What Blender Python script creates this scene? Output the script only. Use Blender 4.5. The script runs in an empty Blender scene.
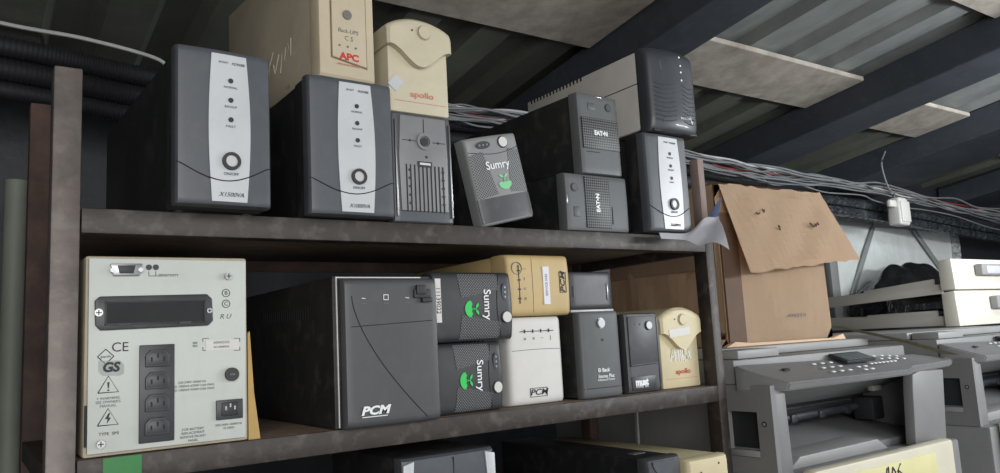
import bpy, bmesh, math, random
from mathutils import Vector, Matrix
random.seed(7)
PI = math.pi
R = math.radians
sc = bpy.context.scene
COL = sc.collection
CZ = 1.35            # eye height above the floor

# ------------------------------------------------------------------ materials
def lin(c):
    c = c / 255.0
    return c / 12.92 if c <= 0.04045 else ((c + 0.055) / 1.055) ** 2.4
MATS = {}
def mat(name, rgb, rough=0.5, metal=0.0, var=0.12, scale=14.0, bump=0.0, bscale=120.0, dust=0.0, coat=0.0, emit=0.0, streak=None, rgb2=None, dist=0.002):
    if name in MATS: return MATS[name]
    m = bpy.data.materials.new(name); m.use_nodes = True
    nt = m.node_tree; N = nt.nodes; L = nt.links
    b = N['Principled BSDF']
    b.inputs['Roughness'].default_value = rough
    b.inputs['Metallic'].default_value = metal
    b.inputs['Coat Weight'].default_value = coat
    tc = N.new('ShaderNodeTexCoord')
    base = [lin(v) for v in rgb]
    n = N.new('ShaderNodeTexNoise'); n.inputs['Scale'].default_value = scale; n.inputs['Detail'].default_value = 6
    n.inputs['Roughness'].default_value = 0.65
    if streak:
        mp = N.new('ShaderNodeMapping'); mp.inputs['Scale'].default_value = streak
        L.new(tc.outputs['Object'], mp.inputs['Vector']); L.new(mp.outputs['Vector'], n.inputs['Vector'])
    else:
        L.new(tc.outputs['Object'], n.inputs['Vector'])
    cr = N.new('ShaderNodeValToRGB')
    cr.color_ramp.elements[0].position = 0.3; cr.color_ramp.elements[1].position = 0.72
    lo = [v * (1 - var) for v in base]
    hi = [min(1, v * (1 + var)) for v in base] if rgb2 is None else [lin(v) for v in rgb2]
    cr.color_ramp.elements[0].color = (*lo, 1); cr.color_ramp.elements[1].color = (*hi, 1)
    L.new(n.outputs['Fac'], cr.inputs['Fac'])
    out = cr.outputs['Color']
    if dust > 0:
        n2 = N.new('ShaderNodeTexNoise'); n2.inputs['Scale'].default_value = 45; n2.inputs['Detail'].default_value = 8
        L.new(tc.outputs['Object'], n2.inputs['Vector'])
        c2 = N.new('ShaderNodeValToRGB'); c2.color_ramp.elements[0].position = 0.52; c2.color_ramp.elements[1].position = 0.8
        L.new(n2.outputs['Fac'], c2.inputs['Fac'])
        mm = N.new('ShaderNodeMath'); mm.operation = 'MULTIPLY'; mm.inputs[1].default_value = dust
        L.new(c2.outputs['Color'], mm.inputs[0])
        mx = N.new('ShaderNodeMix'); mx.data_type = 'RGBA'
        L.new(mm.outputs[0], mx.inputs['Factor']); L.new(out, mx.inputs['A'])
        mx.inputs['B'].default_value = (0.25, 0.23, 0.2, 1)
        out = mx.outputs['Result']
    L.new(out, b.inputs['Base Color'])
    mr = N.new('ShaderNodeMapRange'); mr.inputs['To Min'].default_value = max(0.02, rough - 0.1); mr.inputs['To Max'].default_value = min(1, rough + 0.12)
    L.new(n.outputs['Fac'], mr.inputs['Value']); L.new(mr.outputs['Result'], b.inputs['Roughness'])
    if bump > 0:
        n3 = N.new('ShaderNodeTexNoise'); n3.inputs['Scale'].default_value = bscale; n3.inputs['Detail'].default_value = 4
        L.new(tc.outputs['Object'], n3.inputs['Vector'])
        bp = N.new('ShaderNodeBump'); bp.inputs['Strength'].default_value = bump; bp.inputs['Distance'].default_value = dist
        L.new(n3.outputs['Fac'], bp.inputs['Height']); L.new(bp.outputs['Normal'], b.inputs['Normal'])
    if emit > 0:
        b.inputs['Emission Color'].default_value = (*base, 1); b.inputs['Emission Strength'].default_value = emit
    MATS[name] = m
    return m

def dotmat(name, rgb, hole, kx, kz, thr=0.25, rough=0.5, diag=False):
    """perforated plastic: a regular grid of small holes in the local xz plane"""
    m = mat(name, rgb, rough)
    nt = m.node_tree; N = nt.nodes; L = nt.links; b = N['Principled BSDF']
    src = b.inputs['Base Color'].links[0].from_socket
    tc = N.new('ShaderNodeTexCoord'); sp = N.new('ShaderNodeSeparateXYZ'); L.new(tc.outputs['Object'], sp.inputs[0])
    def sn(sock, k):
        a = N.new('ShaderNodeMath'); a.operation = 'MULTIPLY'; a.inputs[1].default_value = k; L.new(sock, a.inputs[0])
        s = N.new('ShaderNodeMath'); s.operation = 'SINE'; L.new(a.outputs[0], s.inputs[0]); return s.outputs[0]
    if diag:
        ad = N.new('ShaderNodeMath'); ad.operation = 'ADD'; L.new(sp.outputs['X'], ad.inputs[0]); L.new(sp.outputs['Z'], ad.inputs[1])
        sb = N.new('ShaderNodeMath'); sb.operation = 'SUBTRACT'; L.new(sp.outputs['X'], sb.inputs[0]); L.new(sp.outputs['Z'], sb.inputs[1])
        s1 = sn(ad.outputs[0], kx); s2 = sn(sb.outputs[0], kz)
    else:
        s1 = sn(sp.outputs['X'], kx); s2 = sn(sp.outputs['Z'], kz)
    ml = N.new('ShaderNodeMath'); ml.operation = 'MULTIPLY'; L.new(s1, ml.inputs[0]); L.new(s2, ml.inputs[1])
    gt = N.new('ShaderNodeMath'); gt.operation = 'GREATER_THAN'; gt.inputs[1].default_value = thr; L.new(ml.outputs[0], gt.inputs[0])
    mx = N.new('ShaderNodeMix'); mx.data_type = 'RGBA'; L.new(gt.outputs[0], mx.inputs['Factor']); L.new(src, mx.inputs['A'])
    mx.inputs['B'].default_value = (*[lin(v) for v in hole], 1)
    L.new(mx.outputs['Result'], b.inputs['Base Color'])
    return m

M = dict(
 blackbody = mat('black painted steel', (20,21,23), 0.55, var=0.25, bump=0.15, dust=0.10),
 blackbody2= mat('dark dusty steel', (30,29,30), 0.6, var=0.3, bump=0.15, dust=0.14),
 bezel     = mat('charcoal plastic', (72,75,80), 0.42, var=0.10, dust=0.10, bump=0.05, bscale=400),
 bezel2    = mat('dark charcoal plastic', (62,63,66), 0.45, var=0.12, dust=0.14, bump=0.05, bscale=400),
 edge      = mat('worn dark grey plastic', (66,68,73), 0.45, var=0.15, dust=0.15),
 silver    = mat('silver painted plastic', (186,188,190), 0.4, metal=0.1, var=0.07, dust=0.05),
 darkseam  = mat('dark seam', (22,22,24), 0.7),
 knob      = mat('dark rubber', (38,39,42), 0.5),
 cream     = mat('yellowed cream plastic', (180,167,143), 0.55, var=0.10, scale=9, dust=0.12, bump=0.05),
 creamdark = mat('cream steel case', (162,151,132), 0.6, var=0.15, scale=10, dust=0.22, bump=0.1),
 ivory     = mat('ivory plastic', (186,177,153), 0.5, var=0.08, dust=0.08),
 ivory2    = mat('yellow ivory plastic', (198,186,150), 0.5, var=0.08, dust=0.08),
 beige     = mat('dark beige plastic', (184,160,112), 0.5, var=0.1, dust=0.08),
 white     = mat('off white plastic', (202,200,196), 0.5, var=0.05, dust=0.05),
 whitegrey = mat('light grey painted steel', (182,178,172), 0.55, var=0.08, dust=0.12),
 rear      = mat('pale painted rear panel', (188,192,186), 0.5, var=0.06, scale=7, dust=0.10, bump=0.04),
 rearcase  = mat('stained beige case edge', (168,158,136), 0.6, var=0.2, dust=0.35),
 gloss     = mat('glossy black plastic', (50,53,58), 0.42, var=0.1, coat=0.15),
 ink       = mat('black print', (40,40,44), 0.6),
 inkgrey   = mat('grey print', (96,96,98), 0.6),
 red       = mat('red print', (178,52,44), 0.6),
 redfade   = mat('faded red print', (196,112,96), 0.6),
 whiteink  = mat('white print', (224,226,226), 0.5, var=0.03),
 green     = mat('green print', (42,190,84), 0.5, var=0.05),
 greenfade = mat('pale green print', (120,196,140), 0.5, var=0.05),
 greentape = mat('green tape', (20,112,42), 0.35, var=0.15, scale=30),
 chrome    = mat('scuffed metal', (150,150,150), 0.3, metal=0.9),
 steel     = mat('worn steel post', (98,90,86), 0.45, metal=0.35, var=0.3, scale=22, dust=0.5, bump=0.3, bscale=60),
 shelfmat  = mat('grimy dark shelf steel', (52,45,41), 0.5, metal=0.2, var=0.3, scale=26, dust=0.33, bump=0.35, bscale=70),
 shelfwood = mat('grimy shelf board', (110,92,78), 0.75, var=0.35, scale=12, dust=0.5, bump=0.3, bscale=60, streak=(1,6,6)),
 rust      = mat('rusty steel', (56,42,38), 0.8, var=0.4, scale=18, rgb2=(86,66,58), bump=0.4, bscale=50),
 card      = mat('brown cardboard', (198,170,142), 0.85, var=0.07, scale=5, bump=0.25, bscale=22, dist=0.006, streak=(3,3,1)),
 carddark  = mat('dark brown cardboard liner', (132,108,88), 0.88, var=0.2, scale=6, bump=0.12, bscale=30),  # darker brown for the box's rear, bottom and side band
 cardtape  = mat('brown packing tape', (88,68,54), 0.75, var=0.2),
 copier    = mat('grey copier plastic', (118,118,118), 0.5, var=0.06, dust=0.06, bump=0.05, bscale=500),
 copierlt  = mat('light grey copier plastic', (138,138,137), 0.5, var=0.06, dust=0.06),
 copierdk  = mat('dark copier interior', (40,41,44), 0.5, var=0.15),
 copiercr  = mat('cream copier door', (198,192,172), 0.5, var=0.05, dust=0.05),
 traybeige = mat('cream tray plastic', (208,205,192), 0.5, var=0.05, dust=0.06),
 traygrey  = mat('pale grey tray plastic', (178,174,166), 0.5, var=0.05, dust=0.06),
 yellow    = mat('pale yellow sticker', (206,200,150), 0.6, var=0.05),
 sheet     = mat('galvanised roofing sheet', (128,132,130), 0.5, metal=0.2, var=0.3, scale=3.5, dust=0.25, streak=(2,1,1), bump=0.1, bscale=12, dist=0.01),
 beam      = mat('blue black painted beam', (50,55,62), 0.6, var=0.2, scale=8, dust=0.08, bump=0.2, bscale=30),
 board     = mat('grey brown fibre board', (140,132,122), 0.85, var=0.22, scale=16, rgb2=(168,160,150), dust=0.3, bump=0.3, bscale=60),
 wall      = mat('dark painted wall', (36,39,44), 0.55, var=0.3, scale=6, bump=0.3, bscale=18, dist=0.01),
 floor     = mat('concrete floor', (96,92,86), 0.85, var=0.2, scale=4, bump=0.3),
 pvc       = mat('pale green grey pipe', (118,124,112), 0.6, var=0.1),
 conduit   = mat('black corrugated conduit', (24,24,28), 0.6),
 cabwhite  = mat('white cable jacket', (160,160,158), 0.5, var=0.1),
 cabgrey   = mat('grey cable jacket', (104,106,108), 0.5, var=0.2),
 cabred    = mat('maroon cable jacket', (120,48,48), 0.5, var=0.2),
 bag       = mat('black plastic sheet', (24,25,27), 0.22, var=0.2, bump=0.8, bscale=20, dist=0.02),
 paper     = mat('white paper', (214,214,220), 0.7, var=0.05),
 paperblue = mat('blue printed paper', (62,72,112), 0.5, var=0.2, scale=20),
 foil      = mat('crinkled foil board', (222,226,224), 0.4, metal=0.2, var=0.12, scale=5, bump=0.5, bscale=9, dist=0.02),
 foilcr    = mat('crumpled foil tape', (170,174,174), 0.3, metal=0.5, var=0.4, scale=40, bump=1.0, bscale=60, dist=0.02),
 alu       = mat('aluminium strip', (142,146,144), 0.45, metal=0.2),
 lcd       = mat('grey lcd', (96,104,104), 0.25, var=0.05),
 plasticstrip = mat('grey green plastic strip', (146,142,122), 0.5, var=0.1, dust=0.15),
)
M['sumrydots'] = dotmat('perforated charcoal plastic', (120,121,122), (26,26,28), 1400, 1400, 0.12)
M['sumrydots2'] = dotmat('perforated black plastic', (50,51,54), (128,128,128), 1400, 1400, 0.5)
M['eatonmesh'] = dotmat('diamond vent plastic', (98,100,100), (22,22,24), 720, 720, 0.0, diag=True)

# ------------------------------------------------------------------ mesh helpers
def box(bm, x0, x1, y0, y1, z0, z1, bev=0.0, seg=2, M4=None):
    r = bmesh.ops.create_cube(bm, size=1.0)
    vs = r['verts']
    for v in vs:
        v.co = Vector(((x0 + x1) / 2 + v.co.x * (x1 - x0), (y0 + y1) / 2 + v.co.y * (y1 - y0), (z0 + z1) / 2 + v.co.z * (z1 - z0)))
    if M4 is not None:
        for v in vs: v.co = M4 @ v.co
    if bev > 0:
        es = list({e for v in vs for e in v.link_edges})
        bmesh.ops.bevel(bm, geom=es, offset=bev, segments=seg, affect='EDGES', profile=0.5)
    return bm
def prism(bm, poly, y0, y1, bev=0.0, axis='y', seg=2):
    """extrude a polygon. axis y: poly in (x,z); axis x: poly in (y,z); axis z: poly in (x,y)"""
    def P(a, b, t):
        return {'y': (a, t, b), 'x': (t, a, b), 'z': (a, b, t)}[axis]
    v0 = [bm.verts.new(P(a, b, y0)) for a, b in poly]
    v1 = [bm.verts.new(P(a, b, y1)) for a, b in poly]
    n = len(poly)
    fs = [bm.faces.new(v0), bm.faces.new(list(reversed(v1)))]
    for i in range(n):
        fs.append(bm.faces.new((v0[i], v1[i], v1[(i + 1) % n], v0[(i + 1) % n])))
    bmesh.ops.recalc_face_normals(bm, faces=fs)
    if bev > 0:
        es = list({e for f in fs for e in f.edges})
        bmesh.ops.bevel(bm, geom=es, offset=bev, segments=seg, affect='EDGES', profile=0.5)
    return bm
def cyl(bm, c, r, depth, axis='y', n=24, r2=None, bev=0.0):
    """starts at c and runs +depth along axis"""
    res = bmesh.ops.create_cone(bm, cap_ends=True, segments=n, radius1=r, radius2=r if r2 is None else r2, depth=depth)
    rot = {'y': Matrix.Rotation(-PI / 2, 4, 'X'), 'x': Matrix.Rotation(PI / 2, 4, 'Y'), 'z': Matrix.Identity(4)}[axis]
    d = {'y': Vector((0, depth / 2, 0)), 'x': Vector((depth / 2, 0, 0)), 'z': Vector((0, 0, depth / 2))}[axis]
    for v in res['verts']: v.co = rot @ v.co + d + Vector(c)
    return bm
def ring(bm, c, r0, r1, depth, n=28):
    vs = []
    for i in range(n):
        a = 2 * PI * i / n; ca, sa = math.cos(a), math.sin(a)
        vs.append([bm.verts.new((c[0] + r * ca, c[1] + y, c[2] + r * sa)) for r, y in ((r0, 0), (r1, 0), (r1, depth), (r0, depth))])
    for i in range(n):
        a, b = vs[i], vs[(i + 1) % n]
        for k in range(4):
            bm.faces.new((a[k], b[k], b[(k + 1) % 4], a[(k + 1) % 4]))
    return bm
def ellipse(bm, c, rx, rz, y0, y1, n=28, bev=0):
    return prism(bm, [(c[0] + rx * math.cos(2 * PI * i / n), c[1] + rz * math.sin(2 * PI * i / n)) for i in range(n)], y0, y1, bev)
def catmull(pts, sub=8):
    P = [Vector(p) for p in pts]
    if len(P) < 3: return P
    P = [2 * P[0] - P[1]] + P + [2 * P[-1] - P[-2]]
    out = []
    for i in range(1, len(P) - 2):
        a, b, c, d = P[i - 1:i + 3]
        for k in range(sub):
            t = k / sub
            out.append(0.5 * ((2 * b) + (-a + c) * t + (2 * a - 5 * b + 4 * c - d) * t * t + (-a + 3 * b - 3 * c + d) * t ** 3))
    out.append(P[-2]); return out
def tube(bm, pts, r, n=8, closed=False, rf=None):
    pts = [Vector(p) for p in pts]
    rings = []
    for i, p in enumerate(pts):
        t = (pts[min(i + 1, len(pts) - 1)] - pts[max(i - 1, 0)]).normalized()
        up = Vector((0, 0, 1)) if abs(t.z) < 0.9 else Vector((1, 0, 0))
        a = t.cross(up).normalized(); b = a.cross(t).normalized()
        rr = r if rf is None else rf(i)
        rings.append([bm.verts.new(p + (a * math.cos(2 * PI * k / n) + b * math.sin(2 * PI * k / n)) * rr) for k in range(n)])
    for i in range(len(rings) - 1):
        for k in range(n):
            bm.faces.new((rings[i][k], rings[i][(k + 1) % n], rings[i + 1][(k + 1) % n], rings[i + 1][k]))
    bm.faces.new(list(reversed(rings[0]))); bm.faces.new(rings[-1])
    return bm
def skin(bm, P, front, back, nu=12, nv=16):
    """closed slab: P(u,v)->(x,z), front(x,z)->y, back(x,z)->y"""
    F = [[None] * (nv + 1) for _ in range(nu + 1)]; B = [[None] * (nv + 1) for _ in range(nu + 1)]
    for i in range(nu + 1):
        for j in range(nv + 1):
            x, z = P(i / nu, j / nv)
            F[i][j] = bm.verts.new((x, front(x, z), z)); B[i][j] = bm.verts.new((x, back(x, z), z))
    fs = []
    for i in range(nu):
        for j in range(nv):
            fs.append(bm.faces.new((F[i][j], F[i + 1][j], F[i + 1][j + 1], F[i][j + 1])))
            fs.append(bm.faces.new((B[i][j], B[i][j + 1], B[i + 1][j + 1], B[i + 1][j])))
    for i in range(nu):
        fs.append(bm.faces.new((F[i][0], B[i][0], B[i + 1][0], F[i + 1][0])))
        fs.append(bm.faces.new((F[i][nv], F[i + 1][nv], B[i + 1][nv], B[i][nv])))
    for j in range(nv):
        fs.append(bm.faces.new((F[0][j], F[0][j + 1], B[0][j + 1], B[0][j])))
        fs.append(bm.faces.new((F[nu][j], B[nu][j], B[nu][j + 1], F[nu][j + 1])))
    bmesh.ops.recalc_face_normals(bm, faces=fs)
    return bm
def nb(): return bmesh.new()
def obj(name, bm, m, parent=None, smooth=True, loc=None, rot=None):
    me = bpy.data.meshes.new(name); bm.normal_update(); bm.to_mesh(me); bm.free()
    ms = m if isinstance(m, (list, tuple)) else [m]
    for q in ms: me.materials.append(q)
    if smooth:
        for p in me.polygons: p.use_smooth = True
        try: me.set_sharp_from_angle(angle=R(35))
        except Exception: pass
    o = bpy.data.objects.new(name, me); COL.objects.link(o)
    if parent is not None: o.parent = parent
    if loc is not None: o.location = loc
    if rot is not None: o.rotation_euler = rot
    return o
def tag(o, label, cat, group=None, kind=None):
    o['label'] = label; o['category'] = cat
    if group: o['group'] = group
    if kind: o['kind'] = kind
    return o
def thing(name, label, cat, loc, rot=(0, 0, 0), group=None):
    o = bpy.data.objects.new(name, None); COL.objects.link(o)
    o.empty_display_size = 0.05
    o.location = (loc[0], loc[1], loc[2] + CZ); o.rotation_euler = rot
    return tag(o, label, cat, group)
def struct(name, bm, m, smooth=False):
    o = obj(name, bm, m, smooth=smooth, loc=(0, 0, CZ)); o['kind'] = 'structure'; return o
def centred(name, bm, m, parent=None, smooth=True):
    """mesh built in scene coordinates, origin moved to the middle of its base"""
    xs = [v.co.x for v in bm.verts]; ys = [v.co.y for v in bm.verts]; zs = [v.co.z for v in bm.verts]
    c = Vector(((min(xs) + max(xs)) / 2, (min(ys) + max(ys)) / 2, min(zs)))
    for v in bm.verts: v.co -= c
    return obj(name, bm, m, parent, smooth, loc=c + Vector((0, 0, CZ)))
def text(name, body, parent, m, x, y, z, size, rot=0.0, shear=0.0, ax='CENTER', sx=1.0, ext=0.0002, bold=0.0, sp=1.0, line=1.0, side=False):
    cu = bpy.data.curves.new('lettering', 'FONT'); cu.body = body; cu.size = size; cu.align_x = ax; cu.align_y = 'CENTER'
    cu.extrude = ext; cu.shear = shear; cu.offset = bold; cu.space_character = sp; cu.space_line = line; cu.resolution_u = 3
    t = bpy.data.objects.new('tmp', cu); COL.objects.link(t)
    bpy.context.view_layer.update()
    dg = bpy.context.evaluated_depsgraph_get()
    me = bpy.data.meshes.new_from_object(t.evaluated_get(dg))
    bpy.data.objects.remove(t); bpy.data.curves.remove(cu)
    me.name = name
    Mx = Matrix.Translation((x, y, z)) @ (Matrix.Rotation(-PI / 2, 4, 'Z') if side else Matrix.Identity(4)) @ Matrix.Rotation(PI / 2, 4, 'X') @ Matrix.Rotation(rot, 4, 'Z') @ Matrix.Diagonal((sx, 1, 1, 1))
    me.transform(Mx); me.materials.clear(); me.materials.append(m)
    o = bpy.data.objects.new(name, me); COL.objects.link(o)
    if parent is not None: o.parent = parent
    return o
def one(name, parent, m, fn, *a, smooth=True, **k):
    bm = nb(); fn(bm, *a, **k); return obj(name, bm, m, parent, smooth)
def stroke(name, parent, m, polylines, y, r=0.0006):
    bm = nb()
    for pl in polylines: tube(bm, [(p[0], y, p[1]) for p in pl], r, 5)
    return obj(name, bm, m, parent)

def pillow(w, z0, z1, rad, bow=0.0, rx=None):
    """front surface: rounded towards the rim, bowed outward by bow"""
    rx = rx or rad
    def f(x, z):
        y = 0.0
        dx = w / 2 - abs(x)
        if dx < rx:
            t = 1 - max(0, dx) / rx; y += rad * (1 - math.sqrt(max(0, 1 - t * t)))
        for dz in (z - z0, z1 - z):
            if dz < rad:
                t = 1 - max(0, dz) / rad; y += rad * 0.7 * (1 - math.sqrt(max(0, 1 - t * t)))
        y -= bow * (1 - (2 * x / w) ** 2)
        return y
    return f
def smoothgrid(bounds, n):
    return bounds
def remap(u, e=0.12):
    """more columns near the rims"""
    return 0.5 - 0.5 * math.cos(PI * u) if e else u

# ------------------------------------------------------------------ UPS kinds
def smart_ups(label, loc, w, h, d, model, rot=(0,0,0), strip=(0.325, 0.755), brand=True, bez=None, group=None):
    t = thing('ups_unit', label, 'UPS', loc, rot, group)
    one('body', t, M['blackbody'], box, -w/2 + .002, w/2 - .002, .05, d, 0.0, h - .003, .003)
    bd = nb(); box(bd, -w/2 + .0008, w/2 - .0008, .018, .050, .001, h - .001, .003); obj('side_trim', bd, M['blackbody2'], t)
    f = pillow(w, .002, h, .006, .003, .0045)
    b = nb(); skin(b, lambda u, v: (-w/2 + w * remap(u), .002 + (h - .002) * remap(v)), f, lambda x, z: .019, 20, 22)
    obj('front_bezel', b, bez or M['bezel'], t)
    xa, xb = -w/2 + w * strip[0], -w/2 + w * strip[1]
    def P(u, v):
        z = .006 + (h - .012) * v
        bowl = .0035 * math.sin(PI * min(1, max(0, v * 1.0)))
        return ((xa + .003 - bowl) * (1 - u) + (xb - .004 + bowl * 1.3) * u, z)
    b = nb(); skin(b, P, lambda x, z: f(x, z) - .0012, lambda x, z: f(x, z) + .004, 8, 22)
    sp = obj('silver_panel', b, M['silver'], t)
    cx = (xa + xb) / 2 + .001
    for k, nm in enumerate(('NORMAL', 'BACKUP', 'FAULT')):
        z = h * (.80 - .125 * k)
        one('indicator_light', t, M['knob'], cyl, (cx, f(cx, z) - .0022, z), .0030, .004, n=16)
        text('lettering', nm, sp, M['inkgrey'], cx, f(cx, z) - .0016, z - h * .043, .0038)
    text('lettering', 'SMART', sp, M['inkgrey'], cx - w*.075, f(cx, h*.9) - .0016, h * .915, .0036, shear=.2)
    text('lettering', 'POWER', sp, M['ink'], cx + w*.08, f(cx, h*.9) - .0016, h * .912, .0044, shear=.3)
    zb = h * .285
    pb = one('power_button', t, M['knob'], ring, (cx, f(cx, zb) - .005, zb), .0068, .0105, .008)
    b = nb(); cyl(b, (cx, f(cx, zb) - .0035, zb), .0068, .006); obj('button_cap', b, M['silver'], pb)
    text('lettering', 'ON/OFF', sp, M['ink'], cx, f(cx, zb) - .0016, zb - h * .080, .0048)
    text('lettering', model, sp, M['ink'], cx, f(cx, h*.1) - .0016, h * .075, .0072, shear=.35)
    # curved seam of the lower flap
    pts = []
    for i in range(25):
        u = i / 24; x = -w/2 + .001 + (w - .002) * u
        z = h * (.265 + .0 * u - .105 * math.sin(PI * min(1, u * 1.02)) ** 1.1)
        pts.append((x, f(x, z) - .0004 - (.0012 if xa < x < xb else 0), z))
    one('flap_seam', t, M['darkseam'], tube, pts, .0007, 6)
    for sx in (-1, 1):
        for yy in (.05, d - .03):
            b = nb(); cyl(b, (sx * w * .36, yy, -.0003), .008, .002, 'z', 12); obj('rubber_foot', b, M['knob'], t)
    return t

def sprout(parent, m, x, y, z, s):
    """leafy seedling over a rounded pot of soil, as printed on the panel"""
    b = nb()
    n = 16
    pts = [(x + s * .5 * math.cos(PI + PI * i / n), z - s * .02 + s * .42 * math.sin(PI + PI * i / n)) for i in range(n + 1)]
    pts += [(x + s * .3, z + s * .10), (x + s * .14, z + s * .02), (x, z + s * .12), (x - s * .14, z + s * .02), (x - s * .3, z + s * .10)]
    prism(b, pts, y, y + .0008)
    prism(b, [(x - s*.03, z + s*.05), (x + s*.03, z + s*.05), (x + s*.03, z + s*.36), (x - s*.03, z + s*.36)], y, y + .0008)
    for sx in (-1, 1):
        lf = []
        for i in range(9): a = PI * i / 8; lf.append((x + sx * s * (.02 + .34 * (i / 8)), z + s * (.36 + .16 * (i/8) + .09 * math.sin(a))))
        for i in range(8, -1, -1): a = PI * i / 8; lf.append((x + sx * s * (.02 + .34 * (i / 8)), z + s * (.36 + .16 * (i/8) - .09 * math.sin(a)) - .0001))
        prism(b, lf, y, y + .0008)
    return obj('sprout_emblem', b, m, parent, smooth=False)

def sumry_ups(label, loc, rot, pale=False, sticker=False, group=None):
    w, h, d = .100, .135, .28
    t = thing('ups_unit', label, 'UPS', loc, rot, group)
    one('body', t, M['blackbody'], box, -w/2 + .0015, w/2 - .0015, .022, d, 0.001, h - .0015, .002)
    f = pillow(w, 0, h, .006, .005, .006)
    bz = M['sumryfront'] if pale else M['bezelblack']
    b = nb(); skin(b, lambda u, v: (-w/2 + w * remap(u), h * remap(v)), f, lambda x, z: .026, 18, 22)
    obj('front_bezel', b, bz, t)
    dm = M['sumrydots'] if pale else M['sumrydots2']
    for sx in (-1, 1):
        def P(u, v):
            z = h * (.30 + .50 * v)
            inner = w * (.14 + .12 * v - .02)
            return (sx * (inner + (w * .47 - inner) * u), z + (h * .03 * (1 - u)))
        b = nb(); skin(b, P, lambda x, z: f(x, z) - .0006, lambda x, z: f(x, z) + .003, 8, 10)
        obj('perforated_vent', b, dm, t)
    # curved lip under the top strip
    pts = []
    for i in range(17):
        u = i / 16; x = -w * .47 + w * .94 * u; z = h * (.84 - .055 * math.sin(PI * u))
        pts.append((x, f(x, z) - .0003, z))
    one('panel_seam', t, M['darkseam'], tube, pts, .0005, 6)
    b = nb(); ellipse(b, (-w * .20, h * .90), .013, .0058, f(-.02, h*.9) - .0012, f(-.02, h*.9) + .003)
    so = obj('status_window', b, M['gloss'], t)
    b = nb()
    for k in range(3): cyl(b, (-w * .20 - .007 + .007 * k, f(-.02, h*.9) - .0016, h * .90), .0016, .001, n=10)
    obj('status_lights', b, M['chrome'], so)
    xb, zb = (w * .17, h * .905)
    pb = one('power_button', t, M['white'], cyl, (xb, f(xb, zb) - .003, zb), .0078, .006, n=28)
    b = nb(); ring(b, (xb, f(xb, zb) - .0012, zb), .0078, .0094, .004); obj('button_ring', b, M['knob'], pb)
    text('brand_lettering', 'Sumry', t, M['whiteink'], -.002, f(0, h*.6) - .0008, h * .655, .0175, bold=.0002)
    sprout(t, M['greenfade'] if pale else M['green'], .004, f(0, h*.42) - .0012, h * .445, .024)
    if pale:
        b = nb(); skin(b, lambda u, v: (-w*.49 + w*.98 * u, .004 + h * .27 * v), lambda x, z: f(x, z) - .0012, lambda x, z: f(x, z) + .003, 12, 8)
        obj('lower_panel', b, M['bezel2'], t)
    if sticker:
        b = nb(); box(b, -w*.40, w*.22, f(0, .008) - .0009, f(0,.008) + .002, .0015, .0105)
        st = obj('barcode_sticker', b, M['white'], t)
        text('lettering', '11139022', st, M['ink'], -w*.09, f(0,.008) - .0011, .0058, .0095)
    return t
M['sumryfront'] = mat('mid grey plastic', (128,129,129), 0.42, var=.08, dust=.06)
M['bezelblack'] = mat('black satin plastic', (50,51,54), 0.4, var=.1, dust=.08)

def eaton_ups(label, loc, rot, group=None):
    w, h, d = .095, .137, .36
    t = thing('ups_unit', label, 'UPS', loc, rot, group)
    one('body', t, M['blackbody'], box, -w/2 + .001, w/2 - .001, .018, d, .0005, h - .001, .002)
    f = pillow(w, 0, h, .004, .001, .004)
    b = nb(); skin(b, lambda u, v: (-w/2 + w * remap(u), h * remap(v)), f, lambda x, z: .020, 14, 16)
    obj('front_bezel', b, M['eatonfront'], t)
    b = nb(); box(b, -w*.44, w*.46, f(0,.05) - .0014, f(0,.05) + .002, h * .31, h * .70, .0006); v = obj('diamond_vent', b, M['eatonmesh'], t)
    text('brand_lettering', 'EAT•N', t, M['whiteink'], .0, f(0,h*.5) - .0022, h * .51, .0108, bold=.0005)
    b = nb(); ring(b, (w*.25, f(.02,h*.85) - .001, h * .86), .0062, .0072, .003); pb = obj('power_button', b, M['knob'], t)
    b = nb(); cyl(b, (w*.25, f(.02,h*.85) - .0016, h * .86), .0058, .003); obj('button_cap', b, M['bezel2'], pb)
    b = nb(); box(b, -w*.26, -w*.08, f(0,h*.85) - .0008, f(0,h*.85) + .002, h*.80, h*.89, .001); obj('reset_cover', b, M['eatonfront'], t)
    b = nb(); box(b, -w*.36, -w*.05, f(0,h*.3) - .0006, f(0,h*.3) + .002, h*.268, h*.276); obj('seam_line', b, M['darkseam'], t)
    b = nb(); box(b, -w*.04, w*.12, -.0012, .004, h - .004, h - .0015, .0008); obj('top_latch', b, M['chrome'], t)
    return t
M['eatonfront'] = mat('dark grey matt plastic', (80,82,83), 0.5, var=.1, dust=.1)

def pcm_logo(t, m, x, y, z, s, framed=True):
    text('brand_lettering', 'PCM', t, m, x, y, z, s, shear=.25, sx=1.35, bold=.0006 if not framed else .0002)
    b = nb(); W, H = s * 1.32, s * .55; k = s * .07
    if framed:
        for a in ((-W, W, H - k, H), (-W, W, -H, -H + k), (-W, -W + k, -H, H), (W - k, W, -H, H)):
            box(b, x + a[0], x + a[1], y - .0002, y + .0006, z + a[2], z + a[3])
        obj('logo_frame', b, m, t)
    else:
        box(b, x - W * .95, x + W * .9, y - .0002, y + .0006, z - H * .98, z - H * .85); obj('logo_underline', b, m, t)

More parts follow.
